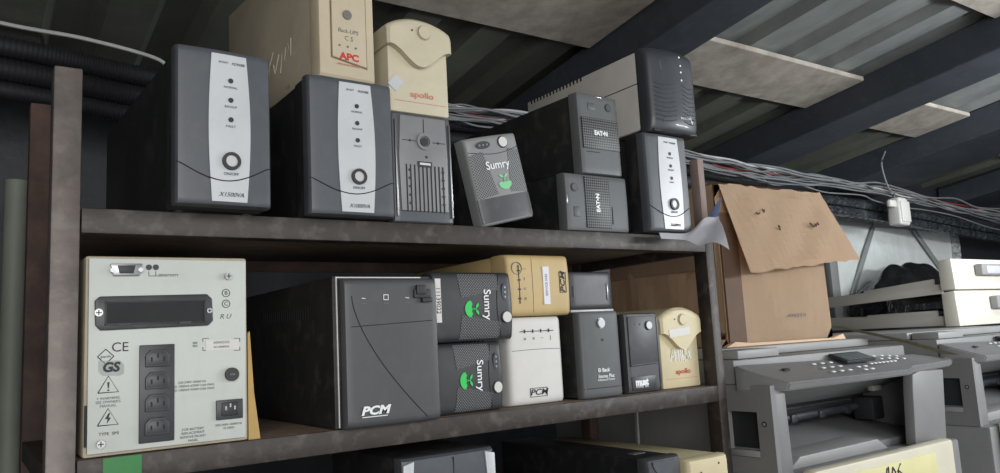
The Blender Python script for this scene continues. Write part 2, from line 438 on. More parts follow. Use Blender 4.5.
def pcm_ups(label, loc, rot, m, w, h, d, sticker=False, group=None):
    t = thing('ups_unit', label, 'UPS', loc, rot, group)
    one('body', t, m, box, -w/2 + .001, w/2 - .001, .038, d, .0005, h - .001, .002)
    b = nb()
    for k in range(6): box(b, -w/2 + .0006, -w/2 + .004, .07 + k * .012, .074 + k * .012, h * .70, h * .86)
    obj('side_vents', b, M['darkseam'], t)
    f = pillow(w, 0, h, .009, .003, .007)
    b = nb(); skin(b, lambda u, v: (-w/2 + w * remap(u), h * remap(v)), f, lambda x, z: .040, 18, 20)
    obj('front_bezel', b, m, t)
    pts = [(-w/2 + w * i / 16, f(-w/2 + w * i / 16, h * .62) - .0002, h * (.615 + .01 * math.sin(PI*i/16))) for i in range(17)]
    one('panel_seam', t, M['inkgrey'], tube, pts, .0004, 5)
    b = nb()
    zz = h * .83
    box(b, -w*.30, w*.32, f(0,zz) - .0006, f(0,zz) + .002, zz, zz + .0012)
    for k in range(4): box(b, -w*.22 + k * w * .15 - .001, -w*.22 + k * w*.15 + .001, f(0,zz) - .0008, f(0,zz) + .002, zz - .002, zz + .0035)
    obj('indicator_slots', b, M['ink'], t)
    for k, (g) in enumerate(('o', 'n', '~', '|')):
        text('symbol_print', g, t, M['inkgrey'], -w*.22 + k * w*.16, f(0, h*.75) - .0004, h * .755, .008)
    pcm_logo(t, M['ink'], -w*.02 if not sticker else .004, f(0, h*.12) - .0006, h * .135, .0125)
    if sticker:
        b = nb(); box(b, -w*.32, w*.30, f(0,h*.4) - .0012, f(0,h*.4) + .002, h*.36, h*.46); st = obj('paper_sticker', b, M['paper'], t)
        text('lettering', 'SERVICE 0482', st, M['inkgrey'], 0, f(0,h*.4) - .0014, h*.41, .006)
        b = nb(); ring(b, (w*.27, f(.02,h*.83) - .0006, h*.86), .009, .010, .002); obj('button_outline', b, M['inkgrey'], t)
    return t

def apollo_ups(label, loc, rot, m, w, h, d, sticker=False, group=None):
    t = thing('ups_unit', label, 'UPS', loc, rot, group)
    hb = h * .86
    wb = w * .93
    one('body', t, m, box, -wb/2, wb/2, .004, d, 0, hb, .003)
    # arched hood with a wavy lower lip
    def top(x): return h - h * .115 * (abs(x) / (w/2)) ** 2.2
    def bot(x): 
        a = abs(x) / (w/2)
        return h * (.475 + .185 * (1 - math.cos(PI * min(1, a * 1.08))) / 2 + .02 * a)
    def fr(x, z):
        dz = top(x) - z; y = -.007
        if dz < .012: tt = 1 - dz / .012; y += .008 * (1 - math.sqrt(max(0, 1 - tt * tt)))
        dx = w/2 - abs(x)
        if dx < .006: tt = 1 - max(0, dx) / .006; y += .004 * (1 - math.sqrt(max(0, 1 - tt * tt)))
        return y
    b = nb(); skin(b, lambda u, v: ((-w/2 + w * u), bot(-w/2 + w*u) + (top(-w/2 + w*u) - bot(-w/2 + w*u)) * v), fr, lambda x, z: .0035, 28, 14)
    hood = obj('front_hood', b, m, t)
    # hood carried back over the top and sides
    poly = [(-w/2, h * .68)] + [(-w/2 + w * i / 20, top(-w/2 + w*i/20)) for i in range(21)] + [(w/2, h * .68), (w/2 - .003, h*.68), (w/2 - .003, hb + .0005), (-w/2 + .003, hb + .0005), (-w/2 + .003, h * .68)]
    b = nb(); prism(b, poly, .0035, d * .55); obj('top_cap', b, m, t)
    xb, zb = (.0 if sticker else .005), h * (.845 if sticker else .845)
    pb = one('power_button', t, m, cyl, (xb, fr(xb, zb) - .003, zb), .0085 if sticker else .0095, .005, n=28)
    b = nb(); ring(b, (xb, fr(xb, zb) - .001, zb), .0088 if sticker else .0098, .0108 if sticker else .0112, .003); obj('button_ring', b, M['creamdark'], pb)
    one('indicator_light', t, M['knob'], cyl, (xb - .019, fr(xb-.02, zb) - .001, zb + .001), .0014, .002, n=10)
    text('brand_lettering', 'apollo', t, M['red'] if sticker else M['redfade'], .004, .0033, h * .20, .0125, sx=1.25, bold=.0001)
    b = nb(); box(b, -w*.38, w*.42, .0034, .0044, h*.115, h*.1195); obj('printed_line', b, M['redfade'], t)
    if sticker:
        b = nb(); box(b, -.027, .026, fr(0, h*.68) - .0010, fr(0,h*.68) + .002, h*.645, h*.74, M4=Matrix.Rotation(R(-5), 4, 'Y')); obj('paper_sticker', b, M['white'], t)
        H = h
        x0, z0 = -.026, h * .33
        L = []
        def g(dx, seq): L.append([(x0 + dx + a * .010, z0 + c * .021) for a, c in seq])
        g(0, [(0,0),(.4,1),(.9,0)]); g(0, [(.1,.4),(.8,.45)])
        g(.0115, [(0,1),(.05,0)]); g(.0115, [(0,.95),(.6,.9)]); g(.0115, [(0,.5),(.5,.5)])
        g(.020, [(.1,0),(.0,1)]); g(.020, [(.7,0),(.6,1)]); g(.020, [(0,.5),(.7,.5)])
        g(.030, [(.1,0),(.1,1)])
        g(.035, [(.7,1),(.1,.9),(.1,.55),(.7,.5),(.7,.1),(.1,0)])
        g(.045, [(.4,.5),(.1,.8),(.4,1),(.7,.8),(.4,.5),(.1,.2),(.4,0),(.7,.2),(.4,.5)])
        stroke('handwriting', t, M['whiteink'], L, .0034, .0011)
    else:
        b = nb(); box(b, -.044, -.028, .0028, .0045, h*.26, h*.40, M4=Matrix.Translation((-.008,0,.0)) @ Matrix.Translation((-.036,0,h*.33)) @ Matrix.Rotation(R(40), 4, 'Y') @ Matrix.Translation((.036,0,-h*.33)) @ Matrix.Translation((.008,0,0)))
        obj('worn_sticker', b, M['silver'], t)
    return t

U = .1675   # top of the upper shelf
Lo = -.1015  # top of the lower shelf
B3 = -.42   # top of the bottom shelf

A = smart_ups('large charcoal UPS with silver strip standing beside the left rack post', (.2455, .897, U + .0005), .110, .188, .42, 'X1500VA', rot=(0, 0, R(2.0)))
Bu = smart_ups('charcoal UPS with silver strip carrying the cream unit on its top', (.4145, .918, U + .0005), .120, .185, .36, 'X1000VA')
D = smart_ups('charcoal UPS with silver strip at the right end of the upper shelf', (1.009, .918, U + .0005), .104, .175, .36, 'X600VA', strip=(.27, .79))

# ---- dark grey unit with round dial and slots
def dial_ups():
    w, h, d = .096, .157, .34
    t = thing('ups_unit', 'narrow dark grey UPS with round dial and vertical slots under the cream arched unit', 'UPS', (.5315, .938, U + .0005))
    one('body', t, M['blackbody'], box, -w/2 + .001, w/2 - .001, .02, d, .0005, h - .001, .002)
    b = nb(); skin(b, lambda u, v: (-w/2 + w * remap(u), h * remap(v)), pillow(w, 0, h, .005, .001, .008), lambda x, z: .022, 14, 14); obj('front_bezel', b, M['bezel'], t)
    b = nb(); prism(b, [(-w*.40, h*.10), (w*.38, h*.10), (w*.40, h*.60), (w*.38, h*.97), (-w*.38, h*.97), (-w*.42, h*.6)], -.004, .003, .0015); fp = obj('front_panel', b, M['panelgrey'], t)
    b = nb()
    for k in range(10):
        x = -w*.31 + k * w * .068
        box(b, x - .0009, x + .0009, -.0048, -.003, h*.10, h*.52)
    obj('slot_grille', b, M['darkseam'], fp)
    zc = h * .74
    dl = one('dial', t, M['panelgrey'], ring, (0, -.0065, zc), .0085, .012, .004)
    b = nb(); cyl(b, (0, -.006, zc), .0062, .004); obj('dial_knob', b, M['knob'], dl)
    b = nb()
    for a in ((-w*.36, -.013, zc - .0004, zc + .0004), (.013, w*.36, zc - .0004, zc + .0004)): box(b, a[0], a[1], -.0046, -.003, a[2], a[3])
    box(b, -.0005, .0005, -.0046, -.003, zc + .012, h*.95)
    obj('seam_cross', b, M['darkseam'], fp)
    for x in (-w*.24, w*.24): one('screw_hole', t, M['knob'], cyl, (x, -.0048, zc), .0018, .002, n=10)
    one('indicator_light', t, M['knob'], cyl, (.003, -.0048, h*.60), .002, .002, n=10)
    b = nb(); box(b, -.012, .011, -.0056, -.003, h*.505, h*.555, .0005); cn = obj('port_socket', b, M['knob'], t)
    b = nb(); box(b, -.009, .008, -.0062, -.0045, h*.522, h*.542); obj('socket_tongue', b, M['white'], cn)
    b = nb()
    for x in (-w*.26, w*.30):
        for k in range(5): cyl(b, (x, -.0056, h*(.17 + .075*k)), .0019, .002, n=10)
    obj('vent_dots', b, M['knob'], t)
    for sx in (-1, 1):
        b = nb(); box(b, sx*w*.455 - .0012, sx*w*.455 + .0012, -.003, .003, h*.05, h*.93, .0006); obj('chrome_trim', b, M['chrome'], t)
    return t
M['panelgrey'] = mat('mid grey worn plastic', (122,123,124), 0.4, var=.12, dust=.12)
dial_ups()

# ---- cream unit on top
def cream_ups():
    w, h, d = .083, .205, .335
    t = thing('ups_unit', 'cream box shaped UPS with red letters standing on a charcoal unit', 'UPS', (.4135, .922, U + .187), (0, 0, R(4)))
    one('body', t, M['creamdark'], box, -w/2 + .0008, w/2 - .0008, .022, d, 0, h - .001, .002)
    b = nb(); skin(b, lambda u, v: (-w/2 + w * remap(u), h * remap(v)), pillow(w, 0, h, .004, .0, .004), lambda x, z: .024, 12, 12); obj('front_bezel', b, M['cream'], t)
    zl, zr = .026, .018
    b = nb()
    prism(b, [(-w*.29, zl), (w*.34, zr), (w*.34, zr+.0018), (-w*.29, zl+.0018)], -.0004, .003)
    box(b, -w*.30, -w*.285, -.0006, .003, zl, h*.97); box(b, w*.335, w*.345, -.0006, .003, zr, h*.97)
    obj('panel_groove', b, M['creamgroove'], t)
    b = nb(); prism(b, [(-w*.28, zl + .002), (w*.33, zr + .002), (w*.33, h*.96), (-w*.28, h*.96)], -.002, .002, .001); fp = obj('front_panel', b, M['cream'], t)
    one('power_button', t, M['knobgrey'], cyl, (-.001, -.004, .089), .0065, .004, n=24)
    text('lettering', 'Back-UPS', fp, M['inkgrey'], 0, -.0022, .066, .0078, shear=.2)
    text('lettering', 'C S', fp, M['inkgrey'], .001, -.0022, .056, .009)
    b = nb()
    for k in range(3): cyl(b, (-.013 + .012*k, -.003, .0445), .0014, .002, n=8)
    obj('indicator_lights', b, M['inkgrey'], t)
    text('brand_lettering', 'APC', t, M['red'], .001, -.0022, .0300, .0130, sx=1.15, bold=.0006)
    text('tagline_print', 'smart power conversion', t, M['redfade'], .001, -.0022, .0195, .0035)
    # white scribble and worn marks on the side
    x = -w/2 + .0004
    L = [[(.17, .035), (.165, .052), (.15, .07)], [(.17, .052), (.15, .05), (.145, .035), (.13, .06)], [(.125, .03), (.12, .058), (.105, .062), (.112, .045)], [(.10, .066), (.09, .045), (.088, .07)]]
    b = nb()
    for pl in L: tube(b, [(x, a, c + .01) for a, c in pl], .0007, 5)
    obj('chalk_scribble', b, M['scribble'], t)
    text('side_mark', '1 X', t, M['inkgrey'], x, .10, .012, .008, side=True)
    return t
M['creamgroove'] = mat('dark brown groove', (110,92,70), 0.7)  # brown line around the cream front panel
M['knobgrey'] = mat('grey rubber button', (110,106,98), 0.5)
M['scribble'] = mat('chalky mark', (178,168,148), 0.8)
cream_ups()

apollo_ups('cream arched UPS with faded red lettering on top of the dial unit', (.530, .935, U + .1585), (0, 0, 0), M['ivory'], .105, .140, .30)

sumry_ups('grey perforated UPS with pale green emblem leaning on the upper shelf', (.6855, .950, .1790), (0, R(-12.5), 0), pale=True)

eaton_ups('dark grey UPS with vent band lying sideways under its upright twin', (.9295, .942, U + .0485), (0, R(-90), 0))
eaton_ups('dark grey UPS with diamond vent band standing upright on its sideways twin', (.8745, .938, U + .097), (0, R(-1.0), R(3)))

# ---- white bodied unit with glossy black front
def gloss_ups():
    w, h, d = .120, .148, .345
    t = thing('ups_unit', 'long pale UPS with glossy black ribbed front lying on top of another unit', 'UPS', (1.024, .905, U + .1765))
    one('body', t, M['whitegrey'], box, -w/2, w/2, .022, d, .006, h, .003)
    b = nb(); box(b, -w/2 + .004, w/2 - .004, .03, d - .01, .0, .008, .001); obj('base_plinth', b, M['blackbody2'], t)
    b = nb()
    prism(b, [(.022, h*.60), (.022, h*.61), (.20, h*.615), (.20, h*.605)], -w/2 - .0005, -w/2 + .001, axis='x')
    obj('case_seam', b, M['darkseam'], t)
    b = nb()
    for k in range(16): box(b, -w/2 - .0004, -w/2 + .003, .17 + k*.0105, .1745 + k*.0105, h - .008, h - .0006)
    obj('top_vents', b, M['darkseam'], t)
    def f(x, z):
        y = -.012 * (1 - (2*x/w)**2) 
        tt = abs(2*z/h - 1)
        y += .007 * tt**10
        a = 1 - min(1, (w/2 - abs(x)) / .008); y += .008 * (1 - math.sqrt(max(0, 1 - a*a)))
        return y
    b = nb(); skin(b, lambda u, v: (-w/2 + w * remap(u) - .0, .0 + (h + .003) * remap(v)), f, lambda x, z: .026, 22, 22); obj('front_bezel', b, M['gloss'], t)
    b = nb()
    for k in range(9):
        z = h * (.14 + .055 * k)
        for xa, xb in ((-w*.42, -w*.06), (w*.10, w*.42)):
            pts = [(xa + (xb-xa)*i/8, f(xa + (xb-xa)*i/8, z) - .0002, z - .004*math.sin(PI*i/8)) for i in range(9)]
            tube(b, pts, .0007, 5)
    obj('front_ribs', b, M['bezel2'], t)
    pts = [(-w*.30 + .01*math.sin(i/12*PI), f(-w*.30, h*(.1+.75*i/12)) - .0002, h*(.1+.75*i/12)) for i in range(13)]
    one('curved_crease', t, M['bezel'], tube, pts, .0009, 6)
    for z in (.93, .82, .74, .64):
        one('indicator_light', t, M['whiteink'], cyl, (w*.10, f(w*.1, h*z) - .0015, h*z), .0018, .003, n=12)
    for k in range(3): 
        b = nb(); box(b, w*.06, w*.24, f(w*.15, h*.3) - .0006, f(w*.15,h*.3) + .002, h*(.26 + .035*k), h*(.268 + .035*k)); obj('status_bar', b, M['inkgrey'], t)
    text('lettering', 'BACK-UPS', t, M['whiteink'], w*.14, f(w*.15, h*.18) - .0008, h*.17, .0058)
    b = nb(); box(b, -w/2 + .006, w/2 - .006, -.001, .03, -.0004, .004, .001); obj('bottom_lip', b, M['blackbody'], t)
    return t
gloss_ups()

M['badge'] = mat('pale badge print', (158,162,156), .6)
# ---- the big rear-facing unit
def rear_unit():
    w, h, d = .174, .216, .375
    t = thing('ups_unit', 'large UPS turned backwards showing its pale rear panel of sockets', 'UPS', (.1955, .940, Lo + .0005))
    b = nb(); box(b, -w/2, w/2, .003, d, 0, h, .003); obj('case', b, M['rearcase'], t)
    b = nb(); prism(b, [(-w/2 + .004, .004), (w/2 - .004, .004), (w/2 - .002, h - .004), (-w/2 + .003, h - .003)], -.0015, .006, .001); rp = obj('rear_panel', b, M['rear'], t)
    Y = -.0017
    last = [100]
    def X(px):       # measured layout of the panel, foreshortening taken out
        last[0] = px
        u = (px - 83.0) / 165.0
        return -w/2 + w * (u - .078 * u * (1 - u) * 1.0)
    def Z(py):
        bot = 459 - .101 * (last[0] - 80); top = 255 + .024 * (last[0] - 86)
        return h * (bot - py) / (bot - top)
    # serial port
    b = nb(); prism(b, [(X(107), Z(268)+.004), (X(139), Z(268)+.004), (X(136), Z(274)-.003), (X(110), Z(274)-.003)], Y - .004, Y + .002, .001); sp = obj('serial_port', b, M['chrome'], t)
    b = nb(); prism(b, [(X(114), Z(268)+.002), (X(132), Z(268)+.002), (X(130), Z(274)-.0005), (X(116), Z(274)-.0005)], Y - .0048, Y - .003, .0005); obj('port_core', b, M['knob'], sp)
    for px in (109, 137):
        b = nb(); cyl(b, (X(px), Y - .006, Z(271)), .0028, .003, n=6); obj('hex_nut', b, M['chrome'], sp)
    for px in (146, 153): one('small_hole', t, M['knob'], cyl, (X(px), Y - .0006, Z(268)), .0032, .003, n=16)
    b = nb()
    for a in ((X(146)-.0003, X(146)+.0003, Z(277), Z(272)), (X(153)-.0003, X(153)+.0003, Z(277), Z(272)), (X(146), X(156), Z(277)-.0003, Z(277)+.0003)): box(b, a[0], a[1], Y - .0002, Y + .001, a[2], a[3])
    obj('print_bracket', b, M['ink'], rp)
    text('lettering', 'SENSITIVITY', rp, M['ink'], X(166), Y - .0001, Z(276.5), .0040)
    # card slot
    b = nb(); prism(b, [(X(92), Z(302)), (X(97), Z(297.5)), (X(205), Z(296)), (X(210), Z(301)), (X(211), Z(323)), (X(206), Z(328)), (X(98), Z(332)), (X(93), Z(327))], Y - .003, Y + .002, .0012); sl = obj('slot_cover', b, M['bezelblack'], t)
    b = nb()
    x0, x1, z0, z1 = X(102), X(203), Z(325), Z(302)
    for a in ((x0, x1, z1 - .0015, z1), (x0, x1, z0, z0 + .0015), (x0, x0 + .0015, z0, z1), (x1 - .0015, x1, z0, z1)): box(b, a[0], a[1], Y - .0045, Y - .0025, a[2], a[3], .0004)
    box(b, X(114), X(128), Y - .005, Y - .0025, z0 - .001, z0 + .002); box(b, X(176), X(188), Y - .005, Y - .0025, z0 - .001, z0 + .002)
    obj('slot_rim', b, M['knob'], sl)
    b = nb(); box(b, x0 + .002, x1 - .002, Y - .0032, Y - .002, z0 + .002, z1 - .002); obj('slot_recess', b, M['darkseam'], sl)
    def screw(px, py, r=.0042):
        s = one('screw', t, M['chrome'], cyl, (X(px), Y - .0045, Z(py)), r, .004, n=20, r2=r)
        b = nb(); box(b, X(px) - r*.7, X(px) + r*.7, Y - .005, Y - .0044, Z(py) - .0005, Z(py) + .0005); box(b, X(px) - .0005, X(px) + .0005, Y - .005, Y - .0044, Z(py) - r*.7, Z(py) + r*.7)
        obj('cross_slot', b, M['knob'], s)
    screw(96, 314); screw(207, 313, .003); screw(227, 278); screw(100, 444)
    for py, g in ((295, 'B'), (306, 'C')):
        b = nb(); ring(b, (X(225), Y - .0002, Z(py)), .0040, .0048, .001); obj('approval_mark', b, M['ink'], rp)
        text('lettering', g, rp, M['ink'], X(225), Y - .0001, Z(py), .0065)
    text('lettering', 'R U', rp, M['inkgrey'], X(224), Y - .0001, Z(319), .008, shear=.3)
    # paper label with corner marks
    b = nb(); box(b, X(204), X(238), Y - .0004, Y + .001, Z(352), Z(342)); lb = obj('serial_label', b, M['white'], t)
    text('lettering', 'AS0425232', lb, M['inkgrey'], X(220), Y - .0006, Z(345), .0040)
    text('lettering', 'SU1400RMX', lb, M['inkgrey'], X(220), Y - .0006, Z(349.5), .0034)
    b = nb()
    for sx, px in ((1, 201), (-1, 239)):
        for sz, py in ((-1, 341), (1, 353)):
            box(b, min(X(px), X(px) + sx*.007), max(X(px), X(px) + sx*.007), Y - .0002, Y + .001, Z(py) - .0003, Z(py) + .0003)
            box(b, X(px) - .0003, X(px) + .0003, Y - .0002, Y + .001, min(Z(py), Z(py) + sz*.004), max(Z(py), Z(py) + sz*.004))
    obj('label_corners', b, M['ink'], rp)
    text('lettering', 'SER\nNO', rp, M['ink'], X(193), Y - .0001, Z(347), .0034)
    # marks
    text('ce_mark', 'CE', rp, M['ink'], X(118), Y - .0001, Z(349), .0145, sx=1.0)
    b = nb(); prism(b, [(X(97), Z(362)), (X(118), Z(362)), (X(122), Z(366)), (X(122), Z(375)), (X(118), Z(377)), (X(101), Z(377)), (X(97), Z(373))], Y - .0003, Y + .001); obj('gs_badge', b, M['badge'], rp)
    text('gs_letters', 'GS', rp, M['ink'], X(109), Y - .0008, Z(369), .0140, bold=.0006, shear=.15)
    b = nb()
    c = (X(104), Z(358)); s = .008
    for k in range(4):
        a0, a1 = PI/2*k, PI/2*(k+1)
        tube(b, [(c[0] + s*math.cos(a0), Y, c[1] + s*math.sin(a0)), (c[0] + s*math.cos(a1), Y, c[1] + s*math.sin(a1))], .0005, 5)
    obj('safety_diamond', b, M['ink'], rp)
    text('lettering', 'geprüft', rp, M['ink'], c[0], Y - .0001, c[1], .0035)
    for py, g in ((388, 'ex'), (420, 'bolt')):
        cx = X(107); s = .0100; z0 = Z(py) - .006
        tri = [(cx - s, z0), (cx + s, z0), (cx, z0 + .0175), (cx - s, z0)]
        b = nb(); tube(b, [(p[0], Y, p[1]) for p in tri], .0006, 5)
        if g == 'ex':
            prism(b, [(cx - .0011, z0 + .011), (cx + .0011, z0 + .011), (cx + .0006, z0 + .0045), (cx - .0006, z0 + .0045)], Y - .0003, Y + .001)
            box(b, cx - .0009, cx + .0009, Y - .0003, Y + .001, z0 + .0015, z0 + .0032)
        else:
            prism(b, [(cx + .0005, z0 + .0125), (cx - .003, z0 + .0065), (cx - .0004, z0 + .0065), (cx - .001, z0 + .0015), (cx + .003, z0 + .0078), (cx + .0006, z0 + .0078), (cx + .002, z0 + .0125)], Y - .0003, Y + .001)
        obj('warning_triangle', b, M['ink'], rp)
    text('lettering', '+ WARNING\nSEE OWNER\'S\nMANUAL', rp, M['inkgrey'], X(107), Y - .0001, Z(403), .0040, line=1.0)
    text('lettering', 'TYPE  SMI', rp, M['ink'], X(108), Y - .0001, Z(434), .0046)
    text('lettering', '220-240V~50/60 Hz\nMOD 1000VA 670W 3.6A MAX\nMOD 1400VA 950W 5.0A MAX', rp, M['inkgrey'], X(190), Y - .0001, Z(388), .0037, line=1.15)
    text('lettering', 'FOR BATTERY\nREPLACEMENT\nREMOVE FRONT\nPANEL', rp, M['inkgrey'], X(191), Y - .0001, Z(436), .0038, line=1.1)
    text('lettering', '220-240V~50/60 Hz\n15 MAX', rp, M['inkgrey'], X(227), Y - .0001, Z(428), .0037, line=1.1)
    # outlet strip
    b = nb(); box(b, X(137), X(172), Y - .0025, Y + .002, Z(441), Z(346), .001); os_ = obj('outlet_strip', b, M['bezelblack'], t)
    def iec(px, py, wd=.0125, hg=.0092, parent=t, nm='outlet'):
        cx, cz = X(px), Z(py)
        out = [(cx - wd, cz - hg), (cx + wd, cz - hg), (cx + wd, cz + hg*.35), (cx + wd*.6, cz + hg), (cx - wd*.6, cz + hg), (cx - wd, cz + hg*.35)]
        b = nb(); prism(b, out, Y - .0062, Y - .001, .0008); o = obj(nm, b, M['bezel2'], parent)
        inn = [((p[0] - cx) * .82 + cx, (p[1] - cz) * .78 + cz) for p in out]
        b = nb(); prism(b, inn, Y - .0068, Y - .0060, .0002); obj('socket_face', b, M['bezelblack'], o)
        b = nb()
        for dx, dz in ((-.0065, -.0012), (0, .0025), (.0065, -.0012)): box(b, cx + dx - .0009, cx + dx + .0009, Y - .0071, Y - .0064, cz + dz - .0025, cz + dz + .0025)
        obj('pin_slots', b, M['darkseam'], o)
        return o
    for py in (360, 382, 404, 427): iec(154.5, py)
    one('circuit_breaker', t, M['knob'], cyl, (X(230), Y - .005, Z(377)), .0078, .006, n=28)
    b = nb(); box(b, X(230)-.003, X(230)+.003, Y-.0058, Y-.0049, Z(377)-.001, Z(377)+.001); obj('breaker_mark', b, M['inkgrey'], t)
    # inlet
    b = nb(); box(b, X(214), X(241), Y - .003, Y + .002, Z(420), Z(401), .0008); pin = obj('power_inlet', b, M['bezelblack'], t)
    b = nb(); box(b, X(219), X(236), Y - .0045, Y - .002, Z(417), Z(404), .0012); obj('inlet_shroud', b, M['knob'], pin)
    b = nb()
    for dx, dz in ((-.005, .000), (0, .003), (.005, .000)): box(b, X(227.5) + dx - .0010, X(227.5) + dx + .0010, Y - .0056, Y - .004, Z(410) + dz - .0022, Z(410) + dz + .0022)
    obj('inlet_pins', b, M['chrome'], pin)
    b = nb(); box(b, -w/2 + .0015, -w/2 + .0035, -.0018, .004, .012, .055); obj('case_slot', b, M['darkseam'], t)
    return t
rear_unit()
b = nb(); prism(b, [(.2845, Lo), (.2985, Lo), (.2915, Lo + .055), (.2870, Lo + .128), (.2845, Lo + .125)], .948, .957)
tag(centred('cardboard_strip', b, mat('tan cardboard', (176,146,92), .85, var=.15), smooth=False), 'narrow tan cardboard strip standing beside the pale rear panel unit', 'cardboard')

# ---- big black PCM unit
def big_pcm():
    w, h, d = .140, .194, .385
    t = thing('ups_unit', 'largest black UPS on the lower shelf with a broken switch at its corner', 'UPS', (.468, .925, Lo + .0005))
    one('body', t, M['blackbody2'], box, -w/2 - .008, w/2 - .003, .0145, d, 0, h, .002)
    b = nb()
    xl = -w/2 - .0055
    box(b, xl + .0014, xl + .0028, .0105, .0140, .002, h - .0008, .0003); box(b, xl + .0027, w/2 - .02, .0105, .0140, h - .0030, h - .0012, .0004)
    obj('white_gasket', b, M['white'], t)
    f = pillow(w, 0, h - .004, .008, .003, .006)
    b = nb(); skin(b, lambda u, v: (-w/2 + w * remap(u), (h - .004) * remap(v)), f, lambda x, z: .010, 20, 22); obj('front_bezel', b, M['pcmfront'], t)
    pts = [(-w/2 + .012 + (w*.74) * (i/20)**1.5, 0, h*.86 - h*.83 * (i/20)**.95) for i in range(21)]
    one('curved_seam', t, M['darkseam'], tube, [(p[0], f(p[0], p[2]) - .0002, p[2]) for p in pts], .0006, 6)
    pts = [(-w/2 + .002 + (w - .004) * i/12, 0, h*.655 + h*.03*i/12) for i in range(13)]
    one('panel_seam', t, M['darkseam'], tube, [(p[0], f(p[0], p[2]) - .0002, p[2]) for p in pts], .0005, 6)
    for k, g in enumerate(('~', '□', '~')):
        x = -w*.30 + k * w*.225
        text('symbol_print', g, t, M['whiteink'], x, f(x, h*.84) - .0006, h*.845, .010)
        b = nb(); box(b, x - .004, x + .004, f(x,h*.8) - .0006, f(x,h*.8) + .001, h*.806, h*.810); obj('indicator_bar', b, M['inkgrey'], t)
    pcm_logo(t, M['whiteink'], -w*.22, f(0, h*.12) - .0007, h*.105, .0145, framed=False)
    b = nb(); box(b, w*.22, w*.40, -.006, .004, h*.84, h*.90, .001); box(b, w*.24, w*.34, -.009, -.004, h*.865, h*.93, .001); box(b, w*.30, w*.41, -.008, .001, h*.81, h*.84, .001)
    sw = obj('broken_switch', b, M['knob'], t)
    b = nb(); tube(b, [(w*.20, f(0,0) - .0005, h*.03), (w*.235, f(0,0) - .0008, h*.01)], .0009, 5); obj('scratch', b, M['whiteink'], t)
    for r in range(2):
        b = nb()
        for k in range(22):
            y = .10 + k * .009
            box(b, -w/2 - .0084, -w/2 - .007, y, y + .005, h*(.28 if r else .74), h*(.285 if r else .83))
        obj('side_vents', b, M['darkseam'], t)
    return t
M['pcmfront'] = mat('charcoal satin plastic', (68,69,71), 0.42, var=.07, dust=.07)
big_pcm()

sumry_ups('black UPS with bright green emblem lying on its twin, barcode sticker at its edge', (.5440, .950, Lo + .1520), (0, R(90), 0), sticker=True)
s2 = sumry_ups('black UPS with bright green emblem lying on the lower shelf under its twin', (.5410, .958, Lo + .0505), (0, R(90), 0))
s2.scale = (1, 1, .885)
pcm_ups('small white UPS with framed black logo standing on the lower shelf', (.7385, .972, Lo + .0005), (0, 0, 0), M['white'], .105, .134, .30)
pcm_ups('beige UPS lying on its side on top of the small white unit', (.8085, .965, Lo + .136 + .0480), (0, R(-90), R(.3)), M['beige'], .096, .124, .30, sticker=True)

def lying_dark():
    w, h, d = .100, .072, .20
    t = thing('ups_unit', 'black flat UPS with pale base edge lying behind the beige one', 'UPS', (.924, 1.045, .0405))
    one('body', t, M['blackbody2'], box, -w/2, w/2, .02, d, .005, h, .002)
    b = nb(); f = pillow(w, .005, h, .005, .001); skin(b, lambda u, v: (-w/2 + w*remap(u), .005 + (h - .005)*remap(v)), f, lambda x, z: .022, 12, 12); obj('front_bezel', b, M['bezelblack'], t)
    b = nb(); box(b, -w/2, w/2 + .001, -.001, d, 0, .0048, .001); obj('base_edge', b, M['silver'], t)
    b = nb(); box(b, w*.37, w*.395, -.0022, .001, h*.30, h*.72, .0005); obj('chrome_strip', b, M['chrome'], t)
    b = nb(); box(b, -w*.42, -w*.40, -.0022, .001, h*.38, h*.65, .0003); obj('side_mark', b, M['inkgrey'], t)
lying_dark()

def innova():
    w, h, d = .086, .139, .30
    t = thing('ups_unit', 'black UPS with round silver button high on its front, beside the white one', 'UPS', (.858, .955, Lo + .0005))
    one('body', t, M['blackbody2'], box, -w/2 - .002, w/2 - .002, .05, d, 0, h - .002, .002)
    b = nb(); box(b, -w/2 - .001, w/2 - .001, .014, .052, .001, h - .001, .003); obj('side_trim', b, M['blackbody2'], t)
    f = pillow(w, 0, h, .006, .003, .005)
    b = nb(); skin(b, lambda u, v: (-w/2 + w*remap(u), h*remap(v)), f, lambda x, z: .015, 18, 18); obj('front_bezel', b, M['eatonfront'], t)
    xb, zb = w*.0, h*.86
    pb = one('power_button', t, M['silver'], cyl, (xb, f(xb, zb) - .003, zb), .0072, .005, n=26)
    b = nb(); ring(b, (xb, f(xb, zb) - .001, zb), .0072, .0086, .003); obj('button_ring', b, M['chrome'], pb)
    one('indicator_light', t, M['knob'], cyl, (xb + .002, f(xb, h*.66) - .001, h*.665), .0022, .002, n=12)
    text('lettering', 'Ð Back', t, M['whiteink'], .000, f(0, h*.3) - .0006, h*.315, .0085, bold=.0002)
    text('lettering', 'Innova Plus', t, M['whiteink'], .004, f(0, h*.2) - .0006, h*.245, .0085, shear=.2, sx=.9, bold=.0001)
    text('lettering', 'Advanced Power', t, M['whiteink'], .004, f(0, h*.2) - .0006, h*.205, .0055)
    pts = [(-w/2 + .002 + (w-.004)*i/10, f(-w/2 + .002 + (w-.004)*i/10, h*.11) - .0002, h*.115) for i in range(11)]
    one('panel_seam', t, M['darkseam'], tube, pts, .0005, 5)
innova()
